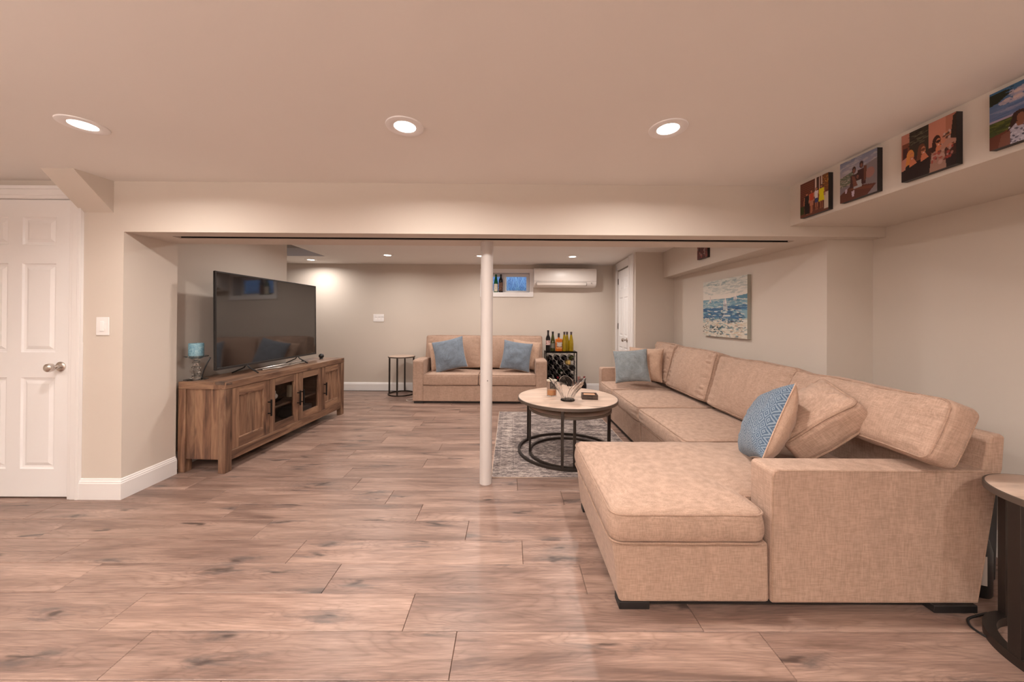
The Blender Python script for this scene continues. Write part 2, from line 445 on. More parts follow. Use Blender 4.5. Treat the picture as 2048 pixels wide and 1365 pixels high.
# floor
fl = struct('floor', MB().box(-5, 2.9, -3.3, 6.3, -.12, -.008), M_GROOVE)
PW, PL, PY0 = .18911, 1.1946, 1.2008
SEAM = {0: -.204, 1: -.42, 2: .354, 3: .071, 4: -.246, 5: -.573, 6: .367, 7: .058, -1: .22, -2: -.31, -3: .5}
def plank_mb(L, wd=PW):
    g = .0009; e = .0016; mb = MB()
    vs = [(g, g, -.008), (L-g, g, -.008), (L-g, wd-g, -.008), (g, wd-g, -.008), (g, g, -e), (L-g, g, -e), (L-g, wd-g, -e), (g, wd-g, -e),
          (g+e, g+e, 0), (L-g-e, g+e, 0), (L-g-e, wd-g-e, 0), (g+e, wd-g-e, 0)]
    fs = [(8, 9, 10, 11)]+[(i, (i+1) % 4, 4+(i+1) % 4, 4+i) for i in range(4)]+[(4+i, 4+(i+1) % 4, 8+(i+1) % 4, 8+i) for i in range(4)]
    return mb.add(vs, fs)
full = mesh_of('plank', plank_mb(PL)); full.materials.append(M_FLOOR)
rest = MB(); rng = random.Random(3)
for k in range(-23, 26):
    y = PY0+k*PW; s0 = SEAM.get(k, rng.uniform(0, PL))
    xmin = -4.4 if (y < 2.4 or y > 4.1) else -2.9
    xmax = 2.72 if y < 2.6 else 2.3
    if y+PW > YBK+.05: continue
    n0 = math.floor((xmin-s0)/PL)
    x = s0+n0*PL
    while x < xmax:
        a, b = max(x, xmin), min(x+PL, xmax)
        if b-a > .02:
            if k < -4:
                p = plank_mb(b-a); rest.add([(v[0]+a, v[1]+y, v[2]) for v in p.v], p.f)
            else:
                if b-a > PL-.001: obj('plank', full, None, fl, loc=(a, y, 0))
                else: obj('plank', plank_mb(b-a), M_FLOOR, fl, loc=(a, y, 0), normals=False)
        x += PL
r_ = obj('plank_field', rest, M_FLOOR, fl); r_['kind'] = 'stuff'

# ceilings
struct('ceiling', MB().box(-5, 2.9, -3.3, YB0+.01, ZC, ZC+.15), M_CEIL)
HX0, HX1, HY0, HY1 = -3.7, -2.80, 4.262, 5.277
cb = MB().box(HX1, 2.9, YB1-.01, 6.2, ZB, ZB+.12).box(-5, HX0, 4.0, 6.2, ZB, ZB+.12).box(HX0, HX1, HY1, 6.2, ZB, ZB+.12).box(-2.8, -2.7, 2.7, 4.3, ZB, ZB+.12)
struct('ceiling_back', cb, M_CEIL)
sw = MB().box(HX0-.05, HX1+.05, HY1, HY1+.08, ZB+.12, ZB+1.2).box(HX0-.05, HX1+.05, HY0-.08, HY0, ZB+.12, ZB+1.2).box(HX0-.08, HX0, HY0, HY1, ZB+.12, ZB+1.2).box(HX1, HX1+.08, HY0, HY1, ZB+.12, ZB+1.2).box(HX0-.05, HX1+.05, HY0-.05, HY1+.05, ZB+1.2, ZB+1.25)
struct('wall_stairwell', sw, M_WALL)
# walls
wall('wall_rear', -5, 2.9, -3.2, -3.05, 0, ZC)
wall('wall_left', -4.45, -4.3, -3.1, 4.3, 0, ZC)
wall('wall_right', XR, XR+.15, -3.1, YF, 0, ZC+.1)
# front partition with door opening
DX0, DX1, DZ = -3.755, -2.985, 2.035
fp = MB().box(-4.4, DX0, YB0, YB1, 0, ZC).box(DX0, DX1, YB0, YB1, DZ, ZC).box(DX1, XL, YB0, YB1, 0, ZC)
struct('wall_front', fp, M_WALL)
# beam with recessed track slot
SX0, SX1, SY0, SY1 = -2.43, 2.055, 2.515, 2.585
bm = MB().box(XL, XR, YB0, SY0, ZBM, ZC).box(XL, XR, SY1, YB1, ZBM, ZB+.05).box(XL, SX0, SY0, SY1, ZBM, ZC).box(SX1, XR, SY0, SY1, ZBM, ZC).box(SX0, SX1, SY0, SY1, ZBM+.05, ZC)
struct('trim_1', bm, M_WALL)
trk = struct('trim_2', MB().box(SX0+.01, SX1-.01, SY0+.004, SY0+.010, ZBM+.004, ZBM+.05).box(SX0+.01, SX1-.01, SY1-.010, SY1-.004, ZBM+.004, ZBM+.05).box(SX0+.01, SX1-.01, SY0+.004, SY1-.004, ZBM+.042, ZBM+.049)
             .box(SX0+.01, SX1-.01, SY0+.02, SY0+.028, ZBM+.012, ZBM+.046), M_BLACK)
# column and walls on the right, behind the beam
struct('wall_column', MB().box(XP, XR+.15, YF, YB1, 0, ZBM), M_WALL)
struct('wall_right_back', MB().prism([(XP, YB1), (XP+.15, YB1), (XP+.15, YE+.3), (XP, YE)], 0, ZB), M_WALL)
struct('wall_corner', MB().box(1.716, XP+.1, YE, YE+.02, 0, ZB), M_WALL)
D2Y0, D2Y1, D2Z = 5.10, 5.70, 2.03
def wx(y): return 1.716+(y-YE)/(YBK-YE)*.038
def slant(y0, y1, z0, z1, mb, t=.12): return mb.prism([(wx(y0), y0), (wx(y0)+t, y0), (wx(y1)+t, y1), (wx(y1), y1)], z0, z1)
mb = MB(); slant(YE+.02, D2Y0, 0, ZB, mb); slant(D2Y1, YBK+.1, 0, ZB, mb); slant(D2Y0, D2Y1, D2Z, ZB, mb)
struct('wall_closet', mb, M_WALL)
# back wall with window opening
WX0, WX1, WZ0, WZ1 = -.46, .325, 1.69, 2.03
struct('wall_back', MB().box(-5, WX0, YBK, YBK+.25, 0, ZB+.1).box(WX1, 1.9, YBK, YBK+.25, 0, ZB+.1).box(WX0, WX1, YBK, YBK+.25, 0, WZ0).box(WX0, WX1, YBK, YBK+.25, WZ1, ZB+.1), M_WALL)
# wall behind television, and its return to the left
struct('wall_television', MB().box(XW2-.12, XW2, YB1, 4.257, 0, ZB+.05).box(-4.6, XW2-.12, 4.15, 4.257, 0, ZB+.05), M_WALL)
wall('wall_far_left', -4.6, -4.45, 4.2, 6.1, 0, ZB+.1)
# soffits on the right
struct('trim_3', MB().box(1.913, XR, -3.1, YB0, 1.883, ZC), M_WALL)
struct('trim_4', MB().prism([(2.03, YB1), (XP, YB1), (XP, YE), (2.095, YE)], ZBM, ZB), M_WALL)
# sloped bulkhead by the door
struct('trim_5', MB().add([(-2.917, YB0, 1.942), (-2.704, YB0, 1.942), (-2.704, YB0, ZC), (-2.917, YB0, ZC), (-2.935, 2.188, ZC), (-2.731, 2.188, ZC)],
        [(0, 1, 5, 4), (1, 2, 5), (0, 4, 3), (2, 3, 4, 5), (0, 3, 2, 1)]), M_WALL)
# support pole (part of the building)
pl = struct('trim_6', MB().lathe([(.0455, 0), (.0455, 1.62)], 40, (-.180, 2.643, 0)), M_POLE, smooth=True)
obj('sleeve', MB().lathe([(.048, 1.745), (.048, ZBM)], 40, (-.180, 2.643, 0)).lathe([(.0455, 1.62), (.0455, 1.75)], 40, (-.180, 2.643, 0)), M_POLE, pl, smooth=True, label='wider painted sleeve at the top of the post')
obj('screw', MB().sphere((-.168, 2.5965, .775), .0035, 8), M_BLACK, pl)

# baseboards
BP = [(0, 0), (.017, 0), (.017, .108), (.014, .113), (.014, .120), (.009, .126), (.008, .134), (.004, .138), (0, .138)]
def sweep(path, closed=False, prof=BP):
    """profile pushed along a floor path; the room lies to the right of the direction of travel"""
    mb = MB(); n = len(path); P = [Vector((*p, 0)) for p in path]; rings = []
    for i, p in enumerate(P):
        d1 = (P[i]-P[i-1]).normalized() if i > 0 else None; d2 = (P[i+1]-P[i]).normalized() if i < n-1 else None
        n1 = Vector((d1.y, -d1.x, 0)) if d1 else None; n2 = Vector((d2.y, -d2.x, 0)) if d2 else None
        if n1 and n2: m = (n1+n2).normalized(); m /= m.dot(n1)
        else: m = n1 or n2
        rings.append([p+m*a+Vector((0, 0, z)) for a, z in prof])
    k = len(prof); vs = [v for r in rings for v in r]; fs = []
    for i in range(n-1):
        for j in range(k): fs.append((i*k+j, (i+1)*k+j, (i+1)*k+(j+1) % k, i*k+(j+1) % k))
    fs += [tuple(range(k)), tuple(range((n-1)*k, n*k))[::-1]]
    return mb.add(vs, fs)
struct('baseboard_front', sweep([(-2.905, YB0), (XL, YB0), (XL, YB1-.005)]), M_TRIM)
struct('baseboard_back', sweep([(-4.45, YBK), (wx(YBK), YBK)]), M_TRIM)
struct('baseboard_right', sweep([(XP, YF), (XR, YF), (XR, -3.05)]), M_TRIM)
struct('baseboard_left', sweep([(XW2, YB1), (XW2, 4.257)]), M_TRIM)
struct('baseboard_closet', sweep([(wx(5.95), 5.99), (wx(5.8), 5.80)]), M_TRIM)

# panelled doors
def six_panel(w, h, t=.035, x0=.055):
    """leaf in x (0..w), front at y=0 facing -y, raised panels"""
    mb = MB(); st = .105*w/.77; cx = w/2; pw = (w-2*st-st*.92)/2
    zs = [(h*.093, h*.40), (h*.485, h*.785), (h*.848, h*.942)]
    cols = [(st, st+pw), (w-st-pw, w-st)]
    xs = [0, cols[0][0], cols[0][1], cols[1][0], cols[1][1], w]; zz = [0, zs[0][0], zs[0][1], zs[1][0], zs[1][1], zs[2][0], zs[2][1], h]
    for i in range(5):
        for j in range(7):
            if i in (1, 3) and j in (1, 3, 5):
                a, b, c, d = xs[i], xs[i+1], zz[j], zz[j+1]
                L = [(0, 0), (.006, .009), (.020, .011), (.042, .003)]
                rings = [[(a+e, dy, c+e), (b-e, dy, c+e), (b-e, dy, d-e), (a+e, dy, d-e)] for e, dy in [(e*min(1, w/.7), dy) for e, dy in L]]
                vs = [v for r in rings for v in r]; fs = []
                for q in range(3):
                    for m in range(4): fs.append((q*4+m, q*4+(m+1) % 4, q*4+4+(m+1) % 4, q*4+4+m))
                fs.append((12, 13, 14, 15)); mb.add(vs, fs)
            else: mb.add([(xs[i], 0, zz[j]), (xs[i+1], 0, zz[j]), (xs[i+1], 0, zz[j+1]), (xs[i], 0, zz[j+1])], [(0, 1, 2, 3)])
    mb.add([(0, 0, 0), (w, 0, 0), (w, 0, h), (0, 0, h), (0, t, 0), (w, t, 0), (w, t, h), (0, t, h)], [(4, 7, 6, 5), (0, 4, 5, 1), (3, 2, 6, 7), (0, 3, 7, 4), (1, 5, 6, 2)])
    return mb
d1 = struct('door_1', six_panel(.762, 2.018), M_DOOR, loc=(-3.752, YB0+.004, .010), normals=False)
kn = MB().lathe([(.0, 0), (.033, .0), (.033, .006), (.026, .011), (.013, .013), (.011, .030), (.016, .038), (.0265, .050), (.029, .062), (.026, .074), (.014, .082), (.0001, .084)], 28)
KR = (PI/2, 0, 0)
obj('door_knob', kn, M_SILVER, d1, loc=(.700, 0, .883), rot=(PI/2, 0, 0), smooth=True, label='brushed nickel door knob')
obj('latch_plate', MB().box(.7595, .7635, .0, .012, .855, .915), M_BRONZE, d1)
def casing(name, x0, x1, z1, y, wdt=.083, sides=(1, 1), top=True):
    pr = [(0, 0), (.010, 0), (.013, .006), (.013, .018), (.017, .022), (.017, .060), (.021, .066), (.021, .078), (.018, .083), (0, .083)]
    mb = MB()
    # mitred frame: left, top, right as boxes with stepped profile
    for (a, b) in [(0, .022), (.022, .062), (.062, .083)]:
        th = {0: .013, .022: .017, .062: .022}[a]
        if sides[0]: mb.box(x0-b, x0-a, y-th, y+.001, 0, z1+b)
        if sides[1]: mb.box(x1+a, x1+b, y-th, y+.001, 0, z1+b)
        if top: mb.box(x0-b, x1+b, y-th, y+.001, z1+a, z1+b)
    return mb
struct('trim_7', casing('c', DX0-.002, DX1+.001, DZ-.003, YB0), M_TRIM, bevel=.002)
struct('trim_8', MB().box(DX0-.02, DX0, YB0+.001, YB0+.12, 0, DZ).box(DX1, DX1+.004, YB0+.001, YB0+.12, 0, DZ).box(DX0, DX1, YB0+.001, YB0+.12, DZ-.004, DZ+.002), M_TRIM)
# closet door, in the slanted wall: local x runs along the wall towards the camera
ang2 = math.atan2(-(D2Y1-D2Y0), wx(D2Y0)-wx(D2Y1))
d2 = struct('door_2', six_panel(.575, 2.0), M_DOOR, loc=(wx(5.69)+.006, 5.69, .012), rot=(0, 0, ang2), normals=False)
kn2 = obj('door_knob', kn, M_SILVER, d2, loc=(.375+.12, 0, .92), rot=(PI/2, 0, 0), smooth=True, label='brushed nickel door knob')
for z in (1.79, 1.07, .25): obj('hinge', MB().box(.0, .022, -.006, .002, z, z+.095), M_BRONZE, d2)
mc = MB()
for a, th in [(0, .013), (.03, .018), (.06, .014), (.09, .018), (.12, .014), (.15, .018), (.18, .014), (.21, .02)]:
    y1 = D2Y0-a; y0 = y1-.03
    mc.prism([(wx(y0)-th, y0), (wx(y0)+.001, y0), (wx(y1)+.001, y1), (wx(y1)-th, y1)], 0, ZB-.005)
mc.prism([(wx(D2Y1)-.016, D2Y1), (wx(D2Y1)+.001, D2Y1), (wx(5.78)+.001, 5.78), (wx(5.78)-.016, 5.78)], 0, ZB-.02)
mc.prism([(wx(D2Y0)-.016, D2Y0), (wx(D2Y0)+.001, D2Y0), (wx(5.78)+.001, 5.78), (wx(5.78)-.016, 5.78)], D2Z, ZB-.02)
struct('trim_9', mc, M_TRIM)

struct('light_block_behind_doors', MB().box(DX0-.1, DX1+.1, YB0+.13, YB0+.2, 0, ZC-.01).prism([(1.80, 4.95), (1.95, 4.95), (1.97, 5.85), (1.82, 5.85)], 0, ZB), M_WALL)  # added backing, blocks sky light leaking round the door leaves
def frame_ring(mb, x0, x1, z0, z1, w, y0, y1, wb=None):
    wb = w if wb is None else wb
    O = [(x0-w, z0-wb), (x1+w, z0-wb), (x1+w, z1+w), (x0-w, z1+w)]; I = [(x0, z0), (x1, z0), (x1, z1), (x0, z1)]
    vs = [(p[0], y, p[1]) for y in (y0, y1) for L in (O, I) for p in L]; fs = []
    for i in range(4):
        j = (i+1) % 4; fs += [(i, j, 4+j, 4+i), (8+i, 12+i, 12+j, 8+j), (i, 8+i, 8+j, j), (4+i, 4+j, 12+j, 12+i)]
    return mb.add(vs, fs)
# window
wm_ = MB(); frame_ring(wm_, WX0+.045, WX1-.05, WZ0+.045, WZ1-.05, .048, YBK+.17, YBK+.21); wm_.box(-.155, -.075, YBK+.165, YBK+.205, WZ0+.03, WZ1-.03)
wn = struct('window_1', wm_, M_TRIM)
obj('pane', MB().box(WX0+.03, -.11, YBK+.188, YBK+.192, WZ0+.03, WZ1-.03), M_GLASS, wn)
obj('pane', MB().box(-.11, WX1-.03, YBK+.188, YBK+.192, WZ0+.03, WZ1-.03), M_GLASS, wn)
obj('window_sill', MB().box(WX0, WX1, YBK-.002, YBK+.17, WZ0-.012, WZ0+.002), M_TRIM, wn)
cs = MB(); frame_ring(cs, WX0+.002, WX1-.002, WZ0+.002, WZ1-.002, .018, YBK-.013, YBK-.0005); frame_ring(cs, WX0-.016, WX1+.016, WZ0-.016, WZ1+.016, .046, YBK-.018, YBK-.0005, .060)
struct('trim_10', cs, M_TRIM, bevel=.002)
# window well outside: ribbed wall, gravel and grass
mw = mat('outside_wall', (.24, .26, .34), .9); kk = N(mw); br = kk.n('ShaderNodeTexBrick', _Scale=9, _Color1=(.25, .28, .36, 1), _Color2=(.16, .19, .27, 1), _Mortar=(.45, .48, .55, 1)); vv = kk.coord('Object', (1, 1, 1)); 
rt = kk.n('ShaderNodeMapping'); rt.inputs['Rotation'].default_value = (PI/2, 0, 0); kk.l(vv, rt.inputs[0]); kk.l(rt.outputs[0], br.inputs['Vector']); kk.color(br.outputs[0])
struct('wall_outside', MB().box(-2, 2, 7.1, 7.2, 1.0, 2.35), mw)
struct('ground_outside', MB().box(-2, 2, 6.27, 7.2, 1.45, 1.62), mat('soil', (.10, .09, .07), .9))
gm = mat('grass_green', (.05, .22, .06), .8); gb = MB(); rg = random.Random(5)
for _ in range(420):
    x, y = rg.uniform(-1, 1), rg.uniform(6.35, 7.05); h = rg.uniform(.08, .24); dx, dy = rg.uniform(-.05, .05), rg.uniform(-.03, .03)
    gb.add([(x-.004, y, 1.62), (x+.004, y, 1.62), (x+dx, y+dy, 1.62+h)], [(0, 1, 2)])
g_ = obj('grass', gb, gm, normals=False); g_['kind'] = 'stuff'; g_['label'] = 'green grass blades outside the small basement window'
bs_ = MB()
for _ in range(26):
    x = rg.uniform(-.3, .6); z = 1.62; pts = [(x, 6.8, z)]
    for s in range(4): x += rg.uniform(-.08, .08); z += .12; pts.append((x, 6.8+rg.uniform(-.05, .05), z))
    bs_.tube(pts, .003, 4)
b_ = obj('twigs', bs_, mat('pale_twig', (.55, .6, .6), .8)); b_['kind'] = 'stuff'; b_['label'] = 'pale bare twigs outside the small basement window'

# switches
sw1 = tag(obj('light_switch', MB().box(-2.809, -2.721, YB0-.006, YB0, 1.107, 1.231), M_TRIM, bevel=.003), 'white single dimmer switch plate on the wall beside the white door', 'switch')
obj('rocker', MB().box(-2.778, -2.752, YB0-.010, YB0-.005, 1.135, 1.203), M_DOOR, sw1, bevel=.002)
obj('slider', MB().box(-2.750, -2.745, YB0-.009, YB0-.005, 1.15, 1.19), M_TRIM, sw1)
sw2 = tag(obj('light_switch', MB().box(-2.347, -2.166, YBK-.007, YBK, 1.176, 1.303), M_TRIM, bevel=.003), 'white triple switch plate on the far wall', 'switch')
for k in range(3):
    x = -2.314+k*.058-.002; obj('rocker', MB().prism([(YBK-.009, 1.209), (YBK-.005, 1.209), (YBK-.005, 1.270), (YBK-.013, 1.270), (YBK-.007, 1.2395)], x, x+.034, 'x'), M_DOOR, sw2)

# ------------------------------------------------------------------ ceiling lights
def downlight(x, y, zc, power, visible):
    if visible: lab = visible
    else: lab = 'round recessed ceiling light of the front room, %s' % {(-2.064, -.35): 'by the white door', (-.513, -.35): 'middle one behind the beam row', (1.62, -.30): 'over the near end table', (-2.064, -2.2): 'by the rear wall, door side', (-.2, -2.2): 'by the rear wall, middle', (-3.5, -.35): 'nearest the left wall'}[(x, y)]
    t = thing('ceiling_light', lab, 'light', (x, y, zc), 0, 'recessed ceiling lights')
    obj('trim_ring', MB().lathe([(.049, .004), (.051, -.003), (.070, -.0075), (.088, -.004), (.090, .001)], 40, cap=False), M_TRIM, t, smooth=True)
    obj('diffuser', MB().lathe([(.0001, -.0022), (.0505, -.0022)], 32, cap=False), M_EMIT, t)
    ld = bpy.data.lights.new('downlight', 'AREA'); ld.shape = 'DISK'; ld.size = .10; ld.energy = power; ld.color = LCOL; ld.spread = math.radians(165)
    lo = bpy.data.objects.new('bulb', ld); COL.objects.link(lo); lo.parent = t; lo.location = (0, 0, -.012)
VIS = {(-2.064, 1.69): 'round recessed ceiling light above the white door', (-0.513, 1.68): 'round recessed ceiling light over the middle of the front floor', (0.754, 1.68): 'round recessed ceiling light near the family photo canvases',
       (-3.197, 5.607): 'small far recessed ceiling light shining on the back wall beyond the television', (-1.817, 5.157): 'far recessed ceiling light above the loveseat side table', (-0.45, 5.17): 'far recessed ceiling light hidden behind the white post',
       (0.912, 5.177): 'far recessed ceiling light in front of the air conditioner', (-1.75, 3.65): 'recessed ceiling light above the television cabinet, behind the beam', (-0.45, 3.65): 'recessed ceiling light just behind the beam and post', (0.912, 3.65): 'recessed ceiling light above the coffee table, behind the beam'}
for (x, y) in FRONT_LIGHTS: downlight(x, y, ZC, P_FRONT, VIS.get((x, y)))
for (x, y) in BACK_LIGHTS: downlight(x, y, ZB, P_BACK, VIS.get((x, y)))

# ================================================================== SECTIONAL SOFA
SY = 1.49
sec = thing('sectional_sofa', 'large beige chenille sectional sofa with chaise end along the side wall', 'sofa', (1.60, 3.1, 0))
def sobj(name, mb, m=M_SOFA, bevel=0, seg=3, **k): return obj(name, mb, m, sec, w=True, bevel=bevel, seg=seg, **k)
ARM_T = .135
armP = [(1.118, .03), (2.005, .03), (2.092, .56), (2.075, .598), (1.13, .598), (1.118, .585)]
arm = sobj('arm', MB().prism([(a, b) for a, b in armP], SY, SY+ARM_T, 'y'), bevel=.016, seg=4)
def loop_y(P, y, r=.0045):
    mb = MB(); pts = []
    for i in range(len(P)):
        a, b = Vector((P[i][0], y, P[i][1])), Vector((P[(i+1) % len(P)][0], y, P[(i+1) % len(P)][1])); m = max(1, int((b-a).length/.06))
        for j in range(m): pts.append(a.lerp(b, j/m))
    return mb.tube(pts, r, 6, closed=True)
ap = [(1.124, .04), (1.999, .04), (2.083, .555), (2.06, .590), (1.150, .594), (1.132, .588), (1.124, .565)]
pp = obj('piping', loop_y(ap, SY+.003), M_PIPE, arm, smooth=True); pp.location = Vector((0, 0, 0))
# piping meshes are in world coordinates: same origin as their parent part
far_arm = sobj('arm', MB().prism([(1.20, .03), (2.05, .03), (2.05, .598), (1.215, .598), (1.20, .583)], 4.60, 4.735, 'y'), bevel=.018, seg=4)
obj('piping', loop_y([(1.207, .04), (2.04, .04), (2.04, .592), (1.225, .592), (1.207, .575)], 4.603), M_PIPE, far_arm, smooth=True)
# bases
sobj('chaise_base', MB().prism([(.470, .03), (1.112, .03), (1.108, .285), (.440, .285)], SY+.002, 2.32, 'y'), bevel=.014)
sobj('seat_base', MB().prism([(1.215, .03), (2.0, .03), (2.0, .30), (1.205, .285)], 2.30, 4.60, 'y'), bevel=.014)
sobj('seat_base', MB().box(1.10, 2.0, SY+.13, 2.32, .03, .30), bevel=.01)
sobj('front_seam', MB().tube([(1.2035, 3.22, .035), (1.2015, 3.22, .28)], .004, 6), M_PIPE, smooth=True)
# back frame
sobj('back_frame', MB().prism([(1.985, .30), (2.005, .30), (2.118, .60), (2.128, .742), (2.11, .752), (2.075, .752), (2.06, .735)], SY+.005, 4.735, 'y'), bevel=.016, seg=4)
sobj('back_frame', MB().prism([(1.96, .03), (2.004, .03), (2.09, .56), (1.96, .58)], SY+ARM_T-.01, 4.735, 'y'), bevel=.008)
# feet
for (x0, x1, y0, y1) in [(.470, .600, SY+.004, SY+.07), (1.80, 1.985, SY-.012, SY+.06), (.470, .60, 2.24, 2.30), (1.215, 1.34, 4.64, 4.72), (1.215, 1.30, 2.9, 2.97), (1.86, 1.99, 4.64, 4.72)]:
    sobj('foot', MB().box(x0, x1, y0, y1, 0, .032), M_FOOT, bevel=.003)
sobj('foot_rail', MB().box(.60, 1.96, SY+.02, SY+.05, .012, .032).box(.48, .50, SY+.05, 2.26, .015, .032).box(1.225, 1.245, 2.31, 4.70, .004, .032), M_FOOT)
# chaise cushion: L shaped around the arm front
def chaise_cushion():
    x0, x1, x2 = .432, 1.085, 1.86; y0, yA, y1 = SY-.012, SY+ARM_T+.01, 2.335; z0, z1 = .288, .412
    r = .026
    def inside_h(x, y):
        # crown height over the outline
        def d(a, w): return max(0., min(1., a/w))
        e1 = min(d(x-x0, .30), d(y1-y, .25))
        e2 = d(y-y0, .25) if x < x1 else d(y-yA, .25)
        e3 = max(d(x1-x, .2), d(y-yA, .2)) if x < x1+.2 else 1
        e = min(e1, e2, e3); return math.sin(min(1, e)*PI/2)**.8
    poly = [(x0, y0), (x1, y0), (x1, yA), (x2, yA), (x2, y1), (x0, y1)]
    # outline resampled with rounded corners
    pts = []; n = len(poly); rc = [.055, .05, .02, .02, .02, .07]
    for i in range(n):
        p = Vector(poly[i]); a = (Vector(poly[i-1])-p).normalized(); b = (Vector(poly[(i+1) % n])-p).normalized()
        c = p+(a+b)*rc[i]; 
        for j in range(7):
            t = j/6; q = (p+a*rc[i])*(1-t)**2+p*2*t*(1-t)+(p+b*rc[i])*t**2; pts.append(q)
    Q = []
    for i in range(len(pts)):
        a, b = pts[i], pts[(i+1) % len(pts)]; m = max(1, int((b-a).length/.035))
        for j in range(m): Q.append(a.lerp(b, j/m))
    m = len(Q); rings = []; cen = Vector((.80, 1.95))
    def normal(i):
        d = (Q[(i+1) % m]-Q[i-1]).normalized(); return Vector((d.y, -d.x))
    nrm = [normal(i) for i in range(m)]
    vs = []; 
    prof = [(-.030, z0), (-.006, z0+.004), (.004, z0+.018), (.011, z0+.045), (.012, .5*(z0+z1)), (.010, z1-.04), (.004, z1-.018), (-.003, z1-.004), (-.016, z1+.006)]
    for off, z in prof:
        for i in range(m):
            q = Q[i]+nrm[i]*off; w = noise.noise(Vector((q.x*9, q.y*9, z*12)))*.004; vs.append((q.x+nrm[i].x*w, q.y+nrm[i].y*w, z+w))
    k = len(prof); fs = []
    for r_ in range(k-1):
        for i in range(m): fs.append((r_*m+i, r_*m+(i+1) % m, (r_+1)*m+(i+1) % m, (r_+1)*m+i))
    me = bpy.data.meshes.new('chaise_cushion'); me.from_pydata(vs, [], fs)
    b = bmesh.new(); b.from_mesh(me); b.verts.ensure_lookup_table()
    # top: fill then grid refine
    top = b.faces.new([b.verts[(k-1)*m+i] for i in range(m)]); bot = b.faces.new([b.verts[i] for i in range(m)][::-1])
    topv = set(v.index for v in top.verts)
    for ax, lo, hi, st in ((0, x0, x2, .04), (1, y0, y1, .04)):
        t = lo+st
        while t < hi:
            no = (1, 0, 0) if ax == 0 else (0, 1, 0); co = (t, 0, 0) if ax == 0 else (0, t, 0)
            gm_ = [f for f in b.faces if f.calc_center_median().z > z1-.002 and f.normal.z != 99 and all(v.co.z > z1-.003 for v in f.verts)]
            eg = set(e for f in gm_ for e in f.edges); ve = set(v for f in gm_ for v in f.verts)
            bmesh.ops.bisect_plane(b, geom=list(gm_)+list(eg)+list(ve), dist=1e-5, plane_co=co, plane_no=no); t += st
    b.faces.ensure_lookup_table()
    for v in b.verts:
        if v.co.z > z1-.003 and not v.is_boundary:
            h = inside_h(v.co.x, v.co.y); v.co.z += .048*h+.004*noise.noise(Vector((v.co.x*5, v.co.y*5, 2)))*h
    bmesh.ops.recalc_face_normals(b, faces=b.faces); b.to_mesh(me); b.free()
    for p in me.polygons: p.use_smooth = True
    me.materials.append(M_SOFA)
    o = obj('chaise_cushion', me, M_SOFA, sec, w=True)
    for nm, z, off in (('piping', z1+.001, .003), ('piping', z0+.006, .004)):
        mb = MB(); mb.tube([(Q[i].x+nrm[i].x*off, Q[i].y+nrm[i].y*off, z+.003*noise.noise(Vector((Q[i].x*6, Q[i].y*6, z)))) for i in range(m)], .0048, 6, closed=True); obj(nm, mb, M_PIPE, o, smooth=True)
chaise_cushion()
def seat(y0, y1, x0=1.178, x1=1.90, z0=.292, z1=.425, seed=0, puff=.030):
    return cushion('seat_cushion', sec, ((x0+x1)/2, (y0+y1)/2, (z0+z1)/2), ((x1-x0)/2, (y1-y0)/2, (z1-z0)/2), .028, (.012, .004, puff), seed=seed, n=22, gather=(0, .0022, 150))
seat(4.06, 4.605, seed=1); seat(3.235, 4.045, seed=2, puff=.036); seat(2.345, 3.220, seed=3, puff=.036)
def backc(y0, y1, seed, zc=.665, hz=.235, x=1.835, tilt=14, hx=.085, puff=.035, gather=.004):
    return cushion('back_cushion', sec, (x, (y0+y1)/2, zc), (hx, (y1-y0)/2, hz), .032, (puff, .008, .012), rot=(0, math.radians(tilt), 0), seed=seed, pipe_ax=0, n=26, gather=(0, gather, 110), wob=.007)
backc(4.06, 4.59, 11, zc=.705, tilt=15, x=1.93, hx=.078, puff=.055, gather=.008, hz=.24); backc(3.235, 4.05, 12, zc=.69, tilt=16, puff=.062, x=1.93, hx=.078, gather=.008, hz=.24); backc(2.33, 3.21, 13, zc=.675, tilt=17, hz=.235, x=1.93, hx=.075, puff=.048, gather=.006); 
b4 = backc(1.415, 2.31, 14, zc=.768, hz=.135, tilt=22, hx=.062, x=1.848, puff=.026)
b4.rotation_euler[2] = math.radians(-5)

# throw pillows on the sectional
M_BP = M_VELVET
near_blue = throw_pillow('throw_pillow', 'blue diamond-weave pillow with beige velvet back on the chaise', .215, .10, (0, 0, 0), (0, 0, 0), M_WEAVE, M_VELVET, 3)
def orient(o, loc, right, up):
    r = Vector(right).normalized(); u = Vector(up); u = (u-r*u.dot(r)).normalized(); n = r.cross(u)
    o.matrix_world = Matrix(((r.x, u.x, n.x, loc[0]), (r.y, u.y, n.y, loc[1]), (r.z, u.z, n.z, loc[2]), (0, 0, 0, 1)))
orient(near_blue, (1.44, 1.96, .650), (-.33, -.86, .36), (.50, .14, .84))
